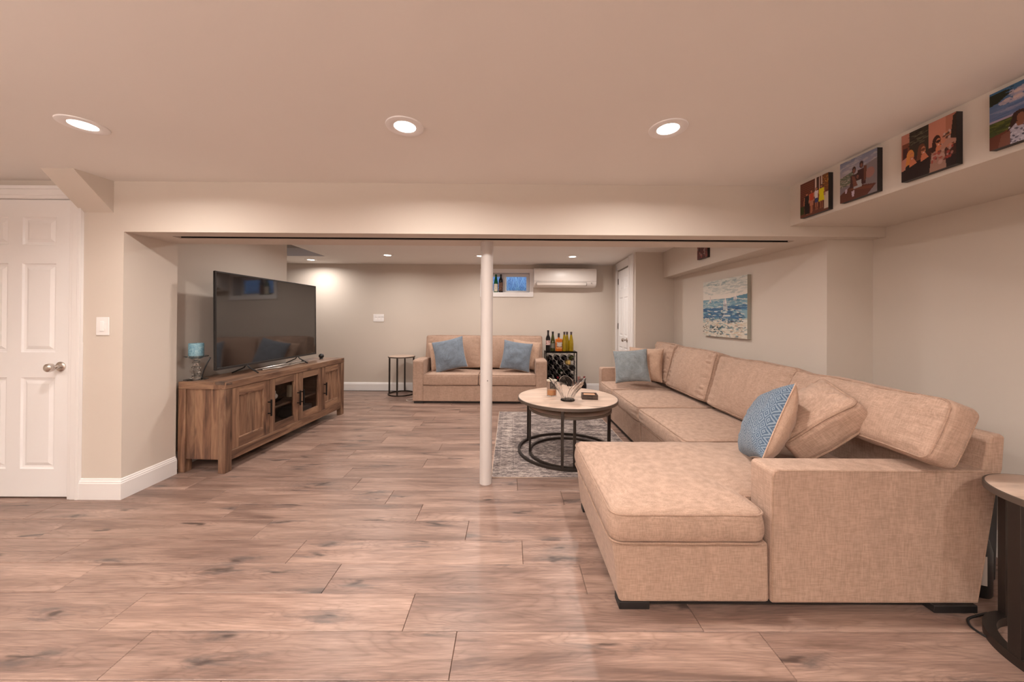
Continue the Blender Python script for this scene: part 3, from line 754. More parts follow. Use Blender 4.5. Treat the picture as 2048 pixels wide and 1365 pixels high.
# boxy beige pillow leaning behind it
bp = thing('throw_pillow', 'plump beige piped pillow leaning behind the diamond-weave pillow', 'pillow')
cushion('cover', bp, (0, 0, 0), (.165, .20, .075), .035, (.0, .0, .06), seed=21, pipe_ax=2, n=26, gather=(2, .006, 110), w=False, pr=.0075, wob=.008)
orient(bp, (1.672, 1.92, .695), (-.30, -.93, -.20), (.70, .02, .68))
fb = throw_pillow('throw_pillow', 'grey-blue pillow at the far end of the sectional', .197, .075, (0, 0, 0), (0, 0, 0), M_GREYBLUE, M_VELVET, 5)
orient(fb, (1.425, 4.12, .69), (.93, -.30, .10), (.0, .30, .9))
fbb = throw_pillow('throw_pillow', 'beige pillow between the grey-blue pillow and the back cushions of the sectional', .20, .09, (0, 0, 0), (0, 0, 0), M_VELVET, M_VELVET, 6)
orient(fbb, (1.63, 4.22, .70), (.80, -.55, 0), (.12, .22, .95))

# ================================================================== LOVESEAT
LY = 5.095
lov = thing('loveseat', 'beige chenille two-seat loveseat against the far wall', 'sofa', (-.44, 5.5, 0))
def lobj(name, mb, m=M_SOFA, bevel=0, seg=3, **k): return obj(name, mb, m, lov, w=True, bevel=bevel, seg=seg, **k)
for x0, x1, s in ((-1.418, -1.262, 1), (.372, .538, -1)):
    a = lobj('arm', MB().prism([(LY, .03), (5.96, .03), (5.96, .60), (LY+.3, .632), (LY+.02, .632), (LY, .61)], x0, x1, 'x'), bevel=.03, seg=5)
    xs_ = x1 if s > 0 else x0
    mb = MB(); mb.tube([(xs_-.004*s, LY+.004, .04), (xs_-.004*s, LY+.004, .585), (xs_-.004*s, LY+.04, .622), (xs_-.004*s, 5.8, .605)], .004, 6); obj('piping', mb, M_PIPE, a, smooth=True)
lobj('seat_base', MB().box(-1.27, .38, LY+.004, 5.95, .03, .262), bevel=.01)
lobj('back_frame', MB().box(-1.36, .48, 5.74, 5.965, .25, .80), bevel=.025)
for x0, x1 in ((-1.40, -1.26), (.39, .53)): lobj('foot', MB().box(x0, x1, LY+.01, LY+.09, 0, .032), M_FOOT)
lobj('foot_rail', MB().box(-1.26, .39, LY+.03, LY+.06, .008, .032), M_FOOT)
for x0, x1, s in ((-1.268, -.462, 31), (-.458, .376, 32)):
    cushion('seat_cushion', lov, ((x0+x1)/2, LY+.36, .345), ((x1-x0)/2, .375, .076), .022, (.0, .006, .02), seed=s, n=16)
for x0, x1, s in ((-1.345, -.462, 33), (-.458, .515, 34)):
    cushion('back_cushion', lov, ((x0+x1)/2, 5.66, .705), ((x1-x0)/2, .085, .255), .03, (.0, .045, .01), rot=(math.radians(-9), 0, 0), seed=s, pipe_ax=1, n=20, gather=(1, .004, 90))
q = throw_pillow('throw_pillow', 'beige pillow tucked behind the left-leaning blue pillow, by the loveseat arm nearest the side table', .225, .07, (0, 0, 0), (0, 0, 0), M_VELVET, M_VELVET, 9)
orient(q, (-1.03, 5.46, .675), (.97, .1, .17), (-.16, .28, .95))
q = throw_pillow('throw_pillow', 'blue pillow on the loveseat seat nearest the side table', .245, .08, (0, 0, 0), (0, 0, 0), M_BLUE, M_VELVET, 10)
orient(q, (-.925, 5.33, .69), (.96, .0, .22), (-.24, .30, .93))
q = throw_pillow('throw_pillow', 'beige pillow behind the blue pillow, by the loveseat arm nearest the wine rack', .225, .07, (0, 0, 0), (0, 0, 0), M_VELVET, M_VELVET, 12)
orient(q, (.235, 5.45, .68), (.97, .05, -.13), (.12, .28, .95))
q = throw_pillow('throw_pillow', 'blue pillow on the loveseat seat nearest the wine rack', .225, .08, (0, 0, 0), (0, 0, 0), M_BLUE, M_VELVET, 14)
orient(q, (.095, 5.32, .675), (.96, -.03, -.14), (.22, .30, .93))

# ================================================================== RUG
def rug_mat():
    m = mat('distressed_rug', rough=.97); k = N(m); v = k.coord('Object', (1, 1, 1))
    sp = k.n('ShaderNodeSeparateXYZ'); k.l(v, sp.inputs[0]); X, Y = sp.outputs[0], sp.outputs[1]
    a = k.noise(k.coord('Object', (1.6, 10, 1)), 2.2, 6, .7, 1.2); b = k.noise(k.coord('Object', (1, 1.6, 1)), 48, 4, .75, 1.5)
    ex = k.math('SUBTRACT', .64, k.math('ABSOLUTE', X)); ey = k.math('SUBTRACT', .96, k.math('ABSOLUTE', Y)); e = k.math('MINIMUM', ex, ey)
    band = k.ramp(e, [(.0, (.40,)*3), (.050, (.40,)*3), (.055, (.75,)*3), (.065, (.55,)*3), (.105, (.70,)*3), (.165, (.45,)*3), (.172, (.70,)*3), (.185, (.42,)*3)], 'CONSTANT')
    ax = k.math('PINGPONG', k.math('ADD', X, .5), .11); ay = k.math('PINGPONG', k.math('ADD', Y, .5), .11); dd = k.math('ADD', ax, ay)
    orn = k.math('PINGPONG', k.math('MULTIPLY', dd, 16), .5)
    vo = k.n('ShaderNodeTexVoronoi', _Scale=22); k.l(v, vo.inputs['Vector'])
    rad = k.n('ShaderNodeVectorMath', operation='LENGTH'); k.l(k.coord('Object', (1.4, 1, 1)), rad.inputs[0]); med = k.math('PINGPONG', k.math('MULTIPLY', rad.outputs['Value'], 6), .5)
    f = k.math('ADD', k.math('MULTIPLY', band, .42), k.math('MULTIPLY', k.math('SUBTRACT', a, .47), 2.3)); f = k.math('ADD', f, k.math('MULTIPLY', k.math('SUBTRACT', b, .5), 1.9)); f = k.math('ADD', f, k.math('MULTIPLY', orn, .35)); f = k.math('ADD', f, k.math('MULTIPLY', med, .22)); f = k.math('ADD', f, k.math('MULTIPLY', vo.outputs['Distance'], .25))
    c = k.ramp(f, [(.12, (.080, .064, .063)), (.42, (.16, .130, .126)), (.64, (.31, .258, .240)), (.95, (.54, .46, .41))])
    k.color(c); k.bump(b, .5, .004); return m
rg_ = tag(obj('area_rug', MB().box(-.64, .64, -.96, .96, .0005, .008), rug_mat(), loc=(.50, 3.682, 0), bevel=.003), 'distressed grey and cream patterned rug under the round coffee tables', 'rug')
E_ = MB(); P_ = [(-.641, -.961, .005), (.641, -.961, .005), (.641, .961, .005), (-.641, .961, .005)]
E_.tube(P_, .0042, 6, closed=True); obj('binding', E_, mat('rug_binding', (.55, .42, .34), .9), rg_, label='pale stitched edge')

# ================================================================== ROUND TABLES
def bar_ring(mb, c, R, z0, z1, wd=.02, n=72):
    mb.lathe([(R-wd, z0), (R, z0), (R, z1), (R-wd, z1), (R-wd, z0)], n, (c[0], c[1], 0), cap=False)
def round_table(name, label, cat, c, R, h, angs, z0=.0, tt=.022, bar=.021, thick=.02, fl_=.0, group=None, lip=.0):
    t = thing(name, label, cat, (c[0], c[1], fl_), 0, group)
    obj('tabletop', MB().lathe([(.0001, h-tt*.7), (R-.008, h-tt*.7), (R-.006, h-.001), (R-.010, h), (.0001, h)], 72, cap=False), M_TOP, t, smooth=True, label='pale wood-look top')
    obj('rim', MB().lathe([(R-.02, h-tt), (R, h-tt), (R, h-.002), (R-.006, h-.0005), (R-.0065, h-tt*.7), (R-.02, h-tt)], 72, cap=False), M_RAIL, t, smooth=True, label='dark metal rim')
    mb = MB(); bar_ring(mb, (0, 0), R, 0, bar, bar); obj('floor_ring', mb, M_BRONZE, t, smooth=True)
    for a in angs:
        A = math.radians(a); M = Matrix.Rotation(A, 4, 'Z')
        obj('leg', MB().box(R-thick-.004, R-.002, -bar*.55, bar*.55, bar*.5, h-tt+.002, M), M_BRONZE, t, bevel=.001)
    return t
RZ = .008
round_table('coffee_table', 'larger round coffee table with pale wood top on three dark metal legs', 'table', (.534, 3.272), .459, .514-RZ, (16, 141, 256), fl_=RZ, tt=.026, thick=.016)
round_table('nesting_table', 'smaller round table nested under the coffee table top', 'table', (.548, 3.223), .375, .438-RZ, (2, 92, 182, 267), fl_=RZ, tt=.024, thick=.016)
round_table('side_table', 'tall round side table with pale top beside the loveseat', 'table', (-1.772, 5.72), .212, .622, (178, 268, 358, 92), tt=.02, bar=.019)
nt = round_table('end_table', 'round end table with dark metal frame at the near end of the sectional', 'table', (2.042, 1.228), .225, .605, (172, 88, -10, 262), tt=.024, bar=.034, thick=.022)

# ------------------------------------------------------------------ things on the coffee table
TZ = .514
def bowl_mesh():
    mb = MB(); nu, nv = 160, 14; 
    def fn(u, v):
        th = 2*PI*u; lobe = abs(math.cos(2.5*th))  # five pointed petals
        top = .108+.072*lobe**.8
        t = v; z = .012+top*t
        r = .052+.030*t+.085*t**1.8*(.55+.45*lobe)
        r *= (1+.05*math.cos(5*th)*t)*(1+.03*math.cos(15*th)*(1-.4*t)); th2 = th+.30*t
        return (r*math.cos(th2), r*math.sin(th2), z)
    def fi(u, v):
        x, y, z = fn(u, v); k = 1-.010/math.hypot(x, y)*(1.3-.5*v); return (x*k, y*k, z+(.004 if v == 0 else 0))
    mb.grid(fn, nu, nv); mb.grid(fi, nu, nv, True)
    n1 = (nu+1)*(nv+1)
    for i in range(nu):
        a = nv*(nu+1)+i; mb.f.append((a, a+1, n1+a+1, n1+a))
    mb.lathe([(.0001, 0), (.060, 0), (.064, .004), (.060, .014), (.04, .018), (.0001, .018)], 36, cap=False)
    return mb
bo = tag(obj('crystal_bowl', bowl_mesh(), M_GLASS, loc=(.512, 3.11, TZ), smooth=True, normals=False), 'clear crystal bowl with flared pointed petals on the coffee table', 'bowl')
cj = thing('jar_candle', 'glass jar candle with amber wax on the coffee table', 'candle', (.392, 3.30, TZ))
obj('jar', MB().lathe([(.0001, 0), (.043, 0), (.046, .006), (.047, .09), (.043, .125), (.046, .140), (.043, .140), (.040, .124), (.0435, .09), (.043, .01), (.0001, .008)], 36, cap=False), M_GLASS, cj, smooth=True)
obj('wax', MB().lathe([(.0001, .010), (.0425, .010), (.043, .058), (.0001, .056)], 32, cap=False), mat('amber_wax', (.80, .36, .13), .4, Subsurface_Weight=.2), cj, smooth=True)
obj('lid', MB().lathe([(.0001, .139), (.048, .139), (.048, .150), (.0001, .152)], 32, cap=False), mat('frosted_lid', (.62, .55, .44), .3), cj, smooth=True)
M_DKW = wood('dark_walnut_box', (.045, .028, .022), (.085, .055, .042), (.12, .08, .06), 'x')
ct = thing('coaster_box', 'small dark wooden tray box holding tan coasters on the coffee table', 'box', (.725, 3.20, TZ), math.radians(-6))
obj('box', MB().box(-.07, .07, -.055, .055, 0, .006).box(-.07, .07, -.055, -.048, 0, .042).box(-.07, .07, .048, .055, 0, .042).box(-.07, -.063, -.05, .05, 0, .042).box(.063, .07, -.05, .05, 0, .042), M_DKW, ct)
obj('coasters', MB().box(-.05, .05, -.046, .046, .006, .036), mat('tan_cork', (.62, .34, .2), .8), ct, bevel=.002)
obj('label_holder', MB().box(-.022, .022, -.058, -.055, .010, .013).box(-.022, .022, -.058, -.055, .029, .032).box(-.022, -.019, -.058, -.055, .010, .032).box(.019, .022, -.058, -.055, .010, .032), M_BRONZE, ct)

# ================================================================== TELEVISION CABINET
TA = -math.radians(3.151)      # turn of the cabinet
# local frame: x = along the front (away from the camera), y = towards the wall (depth), z up
cab = thing('television_cabinet', 'long rustic acacia wood television cabinet with two glass doors', 'cabinet', (-2.242, 2.771, 0), math.radians(90)+TA)
CL, CD, CH = 1.765, .395, .722
def cobj(name, mb, m, par=None, bevel=.003, **k): return obj(name, mb, m, par or cab, bevel=bevel, **k)
# tabletop boards
cobj('top_board', MB().box(0, CL, 0, .10, .664, CH), M_AC['x']); 
for i in range(3): cobj('top_board', MB().box(.055, CL-.055, .101+i*.0985, .199+i*.0985-.001, .690, CH-.001), M_AC['x'], bevel=.002)
cobj('top_end', MB().box(0, .054, .101, CD, .664, CH-.001), M_AC['y']); cobj('top_end', MB().box(CL-.054, CL, .101, CD, .664, CH-.001), M_AC['y'])
for (x, y) in ((0, 0), (0, CD-.06), (CL-.065, 0), (CL-.065, CD-.06)): cobj('leg', MB().box(x+.001, x+.064, y+.001, y+.060, 0, .663), M_AC['z'])
# corner joint inlays
for x in (.0, CL-.0645): cobj('finger_joint', MB().box(x+.004, x+.060, -.0015, .03, .696, .712), M_DKW, bevel=.0005)
cobj('finger_joint', MB().box(-.0015, .03, .012, .085, .700, .7235), M_DKW, bevel=.0005)
for k in range(4): cobj('side_board', MB().box(.012, .030, .061+k*.0685, .061+(k+1)*.0685-.0012, .105, .663), M_AC['z'], bevel=.001)
for k in range(4): cobj('side_board', MB().box(CL-.030, CL-.012, .061+k*.0685, .061+(k+1)*.0685-.0012, .105, .663), M_AC['z'], bevel=.001)
cobj('bottom_rail', MB().box(.065, CL-.065, .004, .05, .086, .163), M_AC['x'])
cobj('floor_panel', MB().box(.03, CL-.03, .03, CD-.01, .135, .155), M_AC_IN, bevel=0)
cobj('back_panel', MB().box(.03, CL-.03, CD-.016, CD-.004, .10, .69), M_AC_IN, bevel=0)
for x in (.474, 1.288): cobj('divider', MB().box(x-.009, x+.009, .03, CD-.016, .155, .69), M_AC_IN, bevel=0)
cobj('shelf', MB().box(.484, 1.278, .05, CD-.016, .365, .383), M_AC_IN, bevel=0)
def handle(par, x, z0=.332, z1=.482):
    mb = MB().box(x-.006, x+.006, -.034, -.022, z0, z1).box(x-.005, x+.005, -.024, .004, z0+.018, z0+.028).box(x-.005, x+.005, -.024, .004, z1-.028, z1-.018)
    obj('handle', mb, M_BLACK, par, bevel=.001, label='black bar handle')
def cdoor(x0, x1, kind, hx):
    z0, z1 = .165, .660; st = .068
    d = bpy.data.objects.new('door', None); COL.objects.link(d); d.parent = cab; d['label'] = 'glazed wooden door' if kind == 'glass' else 'solid wooden door'
    cobj('stile', MB().box(x0, x0+st, .006, .030, z0, z1), M_AC['z'], d, bevel=.0015); cobj('stile', MB().box(x1-st, x1, .006, .030, z0, z1), M_AC['z'], d, bevel=.0015)
    cobj('rail', MB().box(x0+st, x1-st, .006, .030, z0, z0+.072), M_AC['x'], d, bevel=.0015); cobj('rail', MB().box(x0+st, x1-st, .006, .030, z1-.068, z1), M_AC['x'], d, bevel=.0015)
    a, b, c, e = x0+st, x1-st, z0+.072, z1-.068
    if kind == 'glass': obj('pane', MB().box(a-.003, b+.003, .017, .020, c-.003, e+.003), M_CABGLASS, d)
    else:
        n = 3; w_ = (b-a)/n
        cobj('panel_frame', MB().box(a, a+.010, .008, .022, c, e).box(b-.010, b, .008, .022, c, e).box(a, b, .008, .022, c, c+.010).box(a, b, .008, .022, e-.010, e), M_AC['z'], d, bevel=.003)
        for i in range(n): cobj('panel_board', MB().box(a+i*w_, a+(i+1)*w_-.0012, .016, .024, c, e), M_AC['z'], d, bevel=.0012)
    handle(d, hx)
M_CABGLASS = mat('cabinet_glass', (.9, .9, .9), .02, 0, Transmission_Weight=1.0, IOR=1.1, Specular_IOR_Level=.5)
cdoor(.068, .474, 'wood', .456); cdoor(.480, .880, 'glass', .862); cdoor(.886, 1.284, 'glass', .930-.012); cdoor(1.290, 1.698, 'wood', 1.348-.02)
CM = Matrix.Translation((-2.242, 2.771, 0)) @ Matrix.Rotation(math.radians(90)+TA, 4, 'Z')
def onc(x, y, z): return CM @ Vector((x, y, z))
# inside the cabinet
bw = thing('shell_bowl', 'clear glass bowl of white seashells behind a glazed cabinet door', 'bowl', onc(.72, .19, .384))
obj('bowl', MB().lathe([(.0001, 0), (.05, 0), (.09, .02), (.12, .05), (.117, .05), (.088, .024), (.048, .006), (.0001, .006)], 32, cap=False), M_GLASS, bw, smooth=True)
sh = MB(); rs = random.Random(4); M_SH = mat('white_shell', (.80, .74, .68), .5)
for k in range(9):
    a = rs.uniform(0, 6.28); r = rs.uniform(0, .06); c = (r*math.cos(a), r*math.sin(a), .045+rs.uniform(0, .07)); s_ = rs.uniform(.018, .034)
    prof = [(max(.0001, s_*math.sin(PI*i/8)*(1+.25*math.sin(i*2.2))), -s_*1.3*math.cos(PI*i/8)) for i in range(9)]
    m_ = MB().lathe(prof, 12, (0, 0, 0), cap=False); R_ = Euler((rs.uniform(0, 3), rs.uniform(0, 3), 0)).to_matrix()
    obj('seashell', MB().add([R_ @ Vector(v)+Vector(c) for v in m_.v], m_.f), M_SH, bw, smooth=True)
pc = tag(obj('pillar_candle', MB().lathe([(.0001, 0), (.036, 0), (.036, .115), (.034, .118), (.012, .112), (.0001, .112)], 28, cap=False), mat('cream_wax', (.78, .66, .48), .5), loc=onc(1.02, .19, .384), smooth=True), 'cream pillar candle on the shelf behind a glazed cabinet door', 'candle')
gb_ = tag(obj('storage_basket', MB().box(-.13, .13, -.10, .10, 0, .10), mat('grey_basket', (.10, .085, .08), .8), loc=onc(1.13, .2, .157), rot=(0, 0, PI/2+TA), bevel=.01), 'low grey box under the candle shelf inside the cabinet', 'box')

# ------------------------------------------------------------------ television
tvA, tvB = Vector((-2.445, 2.915)), Vector((-2.380, 4.300)); tvd = (tvB-tvA); TW = tvd.length; TH = .830
tv = thing('television', 'large black flat screen television on the wooden cabinet', 'television', (tvA.x, tvA.y, CH), math.atan2(tvd.y, tvd.x))
# local: x along screen away from camera, y towards the wall, z up. front faces local -y
tv.rotation_euler[0] = math.radians(-.8)
tz0 = .792-CH
obj('casing', MB().box(0, TW, .004, .018, tz0, tz0+TH).box(TW*.08, TW*.92, .016, .06, tz0+.05, tz0+.62), M_BLACKP, tv, bevel=.004)
bz = .012
obj('bezel', MB().box(0, bz, -.003, .006, tz0, tz0+TH).box(TW-bz, TW, -.003, .006, tz0, tz0+TH).box(0, TW, -.003, .006, tz0+TH-bz, tz0+TH).box(0, TW, -.003, .006, tz0, tz0+bz+.006), mat('grey_bezel', (.05, .046, .045), .35, .6), tv, bevel=.0015)
M_SCREEN = mat('screen', (.014, .011, .010), .05, 0, IOR=1.98)
obj('screen', MB().box(bz, TW-bz, -.0005, .005, tz0+bz+.006, tz0+TH-bz), M_SCREEN, tv)
for x in (TW*.24, TW*.76):
    obj('leg', MB().tube([(x-.02, -.12, .004), (x, -.02, .05), (x, .01, tz0+.012)], .006, 6).tube([(x-.02, .13, .004), (x, .03, .05), (x, .01, tz0+.012)], .006, 6), M_BLACKP, tv, smooth=True)
# polished tray-like frame under the screen
fp_ = [(.50, -.015), (.65, -.068), (.72, -.070), (1.10, -.058), (1.18, -.03), (1.20, .06), (.48, .06)]
mb = MB(); mb.tube([(x, y, .006) for x, y in fp_], .0055, 8, closed=True); obj('base_frame', mb, M_SILVER, tv, smooth=True, label='polished metal base frame')
obj('base_plate', MB().prism(fp_, .001, .004), mat('smoked_plate', (.30, .26, .24), .15, .6), tv)
ba = thing('webcam_ball', 'small black ball shaped gadget at the far end of the cabinet top', 'gadget', onc(1.60, .205, CH-.001))
obj('ball', MB().sphere((0, 0, .038), .030, 16), M_BLACKP, ba, smooth=True); obj('base', MB().lathe([(.0001, 0), (.022, 0), (.018, .010), (.0001, .012)], 20, cap=False), M_BLACKP, ba, smooth=True)
mb = MB(); mb.tube([(-2.50, 2.93, .90), (-2.515, 2.915, .85), (-2.535, 2.905, .79), (-2.545, 2.905, .75), (-2.55, 2.91, .728)], .005, 8)
tag(obj('television_cable', mb, M_BLACKP, smooth=True), 'black cable hanging behind the near edge of the television', 'cable')

# candlestick and candle
cx_, cy_ = onc(.075, .345, 0).x, onc(.10, .345, 0).y
prof = [(.0001, 0), (.078, 0), (.080, .005), (.05, .010), (.022, .018), (.028, .03), (.019, .042), (.030, .058), (.018, .072), (.026, .085), (.033, .100), (.018, .115), (.014, .125), (.027, .140), (.019, .155), (.034, .172), (.05, .182), (.078, .188), (.082, .194), (.078, .197), (.0001, .194)]
tag(obj('candlestick', MB().lathe(prof, 12, cap=False), M_GLASS, loc=(cx_, cy_, CH)), 'clear faceted glass candle holder on the near end of the cabinet', 'candle holder')
cm = mat('blue_candle_wax', rough=.55); k = N(cm); v = k.coord('Object'); k.color(k.ramp(k.noise(v, 40, 4, .7, 1.5), [(.35, (.10, .25, .34)), (.6, (.26, .43, .50)), (.75, (.42, .55, .58))]))
cn = tag(obj('pillar_candle', MB().lathe([(.0001, 0), (.048, 0), (.050, .004), (.050, .100), (.047, .104), (.02, .098), (.0001, .098)], 36, cap=False), cm, loc=(cx_, cy_, CH+.1945), smooth=True), 'mottled blue pillar candle on the glass candle holder', 'candle')
obj('wick', MB().tube([(0, 0, .097), (.001, 0, .108)], .0012, 6), M_BLACKP, cn)

# ================================================================== AIR CONDITIONER
ac = thing('air_conditioner', 'white wall-mounted split air conditioner beside the small window', 'air conditioner', (.90, YBK, 1.775))
AX0, AX1 = -.515, .525; H_ = .312
pr_ = [(-.002, .0), (-.002, H_), (-.15, H_), (-.195, H_-.012), (-.205, H_-.04), (-.205, .10), (-.197, .055), (-.165, .018), (-.13, .0)]
obj('body', MB().prism(pr_, AX0, AX1, 'x'), mat('ac_white', (.82, .77, .735), .35), ac, bevel=.006)
obj('flap', MB().prism([(-.204, .070), (-.2065, .072), (-.199, .030), (-.172, .012), (-.169, .015), (-.195, .034)], AX0+.045, AX1-.17, 'x'), mat('ac_flap', (.80, .74, .70), .35), ac)
obj('slot', MB().box(AX0+.042, AX0+.045, -.2075, -.18, .022, .074).box(AX1-.170, AX1-.167, -.2075, -.18, .022, .074).box(AX0+.045, AX1-.17, -.2065, -.20, .0735, .0765), M_RAIL, ac)
obj('emblem', MB().lathe([(.0001, 0), (.012, 0), (.011, .002), (.0001, .002)], 16, (0, 0, 0), cap=False), mat('emblem_grey', (.45, .42, .4), .4), ac, loc=(AX1-.085, -.2045, .062), rot=(PI/2, 0, 0))
obj('panel_seam', MB().box(AX0+.003, AX1-.003, -.2062, -.204, .092, .0935), M_RAIL, ac)

# ================================================================== BOTTLES
def bottle_prof(R=.037, H=.30, neck=.0145, sh=.19, style='bordeaux'):
    if style == 'bordeaux': return [(.0001, .006), (R-.008, 0), (R-.001, .004), (R, .012), (R, sh-.012), (R-.003, sh+.004), (R*.75, sh+.022), (neck+.004, sh+.040), (neck, sh+.058), (neck, H-.022), (neck+.002, H-.020), (neck+.002, H-.008), (neck, H), (.0001, H)]
    return [(.0001, .006), (R-.008, 0), (R-.001, .004), (R, .012), (R, sh-.06), (R-.002, sh-.04), (R*.86, sh-.01), (R*.68, sh+.022), (neck+.005, sh+.055), (neck+.001, sh+.08), (neck, H-.022), (neck+.002, H-.020), (neck+.002, H-.008), (neck, H), (.0001, H)]
def gl(name, c): return mat(name, c, .06, 0, Transmission_Weight=.35, IOR=1.45)
G_DARK = gl('dark_green_glass', (.012, .02, .008)); G_BLK = gl('near_black_glass', (.010, .008, .009)); G_YEL = gl('yellow_green_glass', (.40, .27, .012)); G_GRN = gl('bright_green_glass', (.01, .16, .05))
G_AMB = gl('amber_whiskey', (.75, .20, .02)); G_ROSE = gl('rose_glass', (.45, .12, .10)); G_GOLD = gl('golden_glass', (.75, .50, .17)); G_OLV = gl('olive_glass', (.07, .075, .02))
C_BLK = mat('black_capsule', (.02, .015, .018), .35, .3); C_RED = mat('red_capsule', (.22, .012, .02), .35, .3); C_WHT = mat('white_capsule', (.65, .55, .5), .4); C_PNK = mat('pink_capsule', (.55, .25, .22), .4, .2)
def lbl_mat(name, base, cols, seed):
    m = mat(name, base, .6); k = N(m); v = k.coord('Object', (1, 1, 1)); f = k.noise(v, 60, 3, .6); k.color(k.ramp(f, [(.4, base), (.52, cols[0]), (.62, cols[1])], 'CONSTANT')); return m
L_WINE = lbl_mat('red_white_label', (.62, .5, .46), [(.35, .06, .06), (.6, .45, .4)], 1); L_OLD = lbl_mat('parchment_label', (.16, .15, .12), [(.10, .10, .07), (.2, .19, .15)], 2)
L_WHK = lbl_mat('dark_whiskey_label', (.22, .07, .03), [(.45, .42, .36), (.12, .04, .03)], 3); L_CRM = lbl_mat('cream_label', (.72, .66, .55), [(.68, .6, .46), (.35, .33, .2)], 4); L_GRAPE = lbl_mat('grape_label', (.05, .03, .03), [(.30, .12, .05), (.42, .24, .08)], 5)
def bottle(name, label, cat, loc, g, cap, H=.30, R=.037, style='bordeaux', lab=None, lz=(.07, .15), rot=(0, 0, 0), group=None, sh=.19, capl=.06, arc=None):
    t = thing(name, label, cat, loc, 0, group); t.rotation_euler = rot
    obj('glass', MB().lathe(bottle_prof(R, H, .0145, sh, style), 24, cap=False), g, t, smooth=True)
    obj('capsule', MB().lathe([(.0155, H-capl), (.0155, H-.021), (.0175, H-.0195), (.0175, H-.007), (.0155, H+.001), (.0001, H+.0015)], 20, cap=False), cap, t, smooth=True)
    if lab:
        a = arc or 1.35; mb = MB(); mb.grid(lambda u, v: ((R+.0006)*math.cos(-PI/2+(u-.5)*2*a), (R+.0006)*math.sin(-PI/2+(u-.5)*2*a), lz[0]+(lz[1]-lz[0])*v), 14, 2); obj('label', mb, lab, t, smooth=True)
    return t
RT_ = .722   # top of the wine rack
bottle('wine_bottle', 'dark red-wine bottle with a red and white label, nearest the loveseat on the rack top', 'bottle', (.605, 5.62, RT_), G_BLK, C_BLK, .335, .037, lab=L_WINE, lz=(.10, .175), sh=.215, group='bottles standing on the wine rack')
bottle('wine_bottle', 'dark olive burgundy bottle standing between the red-labelled bottle and the whiskey', 'bottle', (.682, 5.63, RT_), G_OLV, C_BLK, .315, .038, 'burgundy', lab=L_OLD, lz=(.05, .13), sh=.19, group='bottles standing on the wine rack')
wk = thing('whiskey_bottle', 'square-shouldered amber whiskey bottle with dark label on the rack top', 'bottle', (.775, 5.61, RT_), 0, 'bottles standing on the wine rack')
obj('glass', MB().box(-.054, .054, -.028, .028, 0, .20), G_AMB, wk, bevel=.012, seg=4); obj('neck', MB().lathe([(.018, .196), (.0155, .215), (.0145, .235), (.0145, .25)], 20), G_AMB, wk, smooth=True)
obj('stopper', MB().lathe([(.0165, .225), (.0175, .23), (.0175, .285), (.015, .289)], 20), C_BLK, wk, smooth=True)
obj('label', MB().box(-.040, .052, -.0295, -.0283, .042, .150), L_WHK, wk); obj('label', MB().box(-.026, .042, -.0302, -.0297, .082, .140), mat('label_grey', (.50, .45, .40), .6), wk); obj('label', MB().box(-.036, .048, -.0302, -.0297, .046, .064), mat('label_orange', (.7, .3, .08), .6), wk)
for x, l in ((.866, 'yellow-green white-wine bottle standing next to the whiskey'), (.915, 'yellow-green white-wine bottle, middle of the three pale ones'), (.976, 'yellow-green white-wine bottle at the outer end of the rack top')):
    bottle('wine_bottle', l, 'bottle', (x, 5.62 if x != .915 else 5.66, RT_), G_YEL, mat('grey_capsule', (.08, .055, .055), .35, .4), .312, .0375, 'burgundy', sh=.185, capl=.055, group='bottles standing on the wine rack')
# rack
rk = thing('wine_rack', 'black metal wine rack with diamond lattice between the loveseat and the closet door', 'rack', (.81, 5.66, 0))
RX0, RX1, RY0, RY1 = -.250, .250, -.115, .115; RH = .716
for x in (RX0, RX1-.014):
    for y in (RY0, RY1-.014): obj('post', MB().box(x, x+.014, y, y+.014, 0, RH), M_BLACK, rk)
obj('top_shelf', MB().box(RX0, RX1, RY0, RY1, RH-.004, RH+.005).box(RX0, RX1, RY0, RY0+.012, RH-.016, RH+.005).box(RX0, RX1, RY1-.012, RY1, RH-.016, RH+.005), M_BLACK, rk)
obj('bottom_shelf', MB().box(RX0, RX1, RY0, RY1, .05, .058), M_BLACK, rk)
lat = MB(); DXc, DZc = .1175, .150; zc0, zc1 = .065, RH-.02; xa, xb = RX0+.014, RX1-.014
def seg_clip(x0, z0, dx, dz):
    # clip a diagonal to the lattice frame
    t0, t1 = 0, 10
    for p, d, lo, hi in ((x0, dx, xa, xb), (z0, dz, zc0, zc1)):
        a, b = (lo-p)/d, (hi-p)/d
        if a > b: a, b = b, a
        t0, t1 = max(t0, a), min(t1, b)
    return (x0+dx*t0, z0+dz*t0, x0+dx*t1, z0+dz*t1) if t1 > t0+.02 else None
for y in (RY0+.006, RY1-.008):
    for k in range(-8, 9):
        for sg in (1, -1):
            s_ = seg_clip(xa+k*DXc-(0 if sg > 0 else 0), zc0-0.0001 if sg > 0 else zc1, DXc, DZc*sg)
            if s_: lat.tube([(s_[0], y, s_[1]), (s_[2], y, s_[3])], .0026, 5)
obj('lattice', lat, mat('grey_wire', (.22, .19, .17), .45, .7), rk)
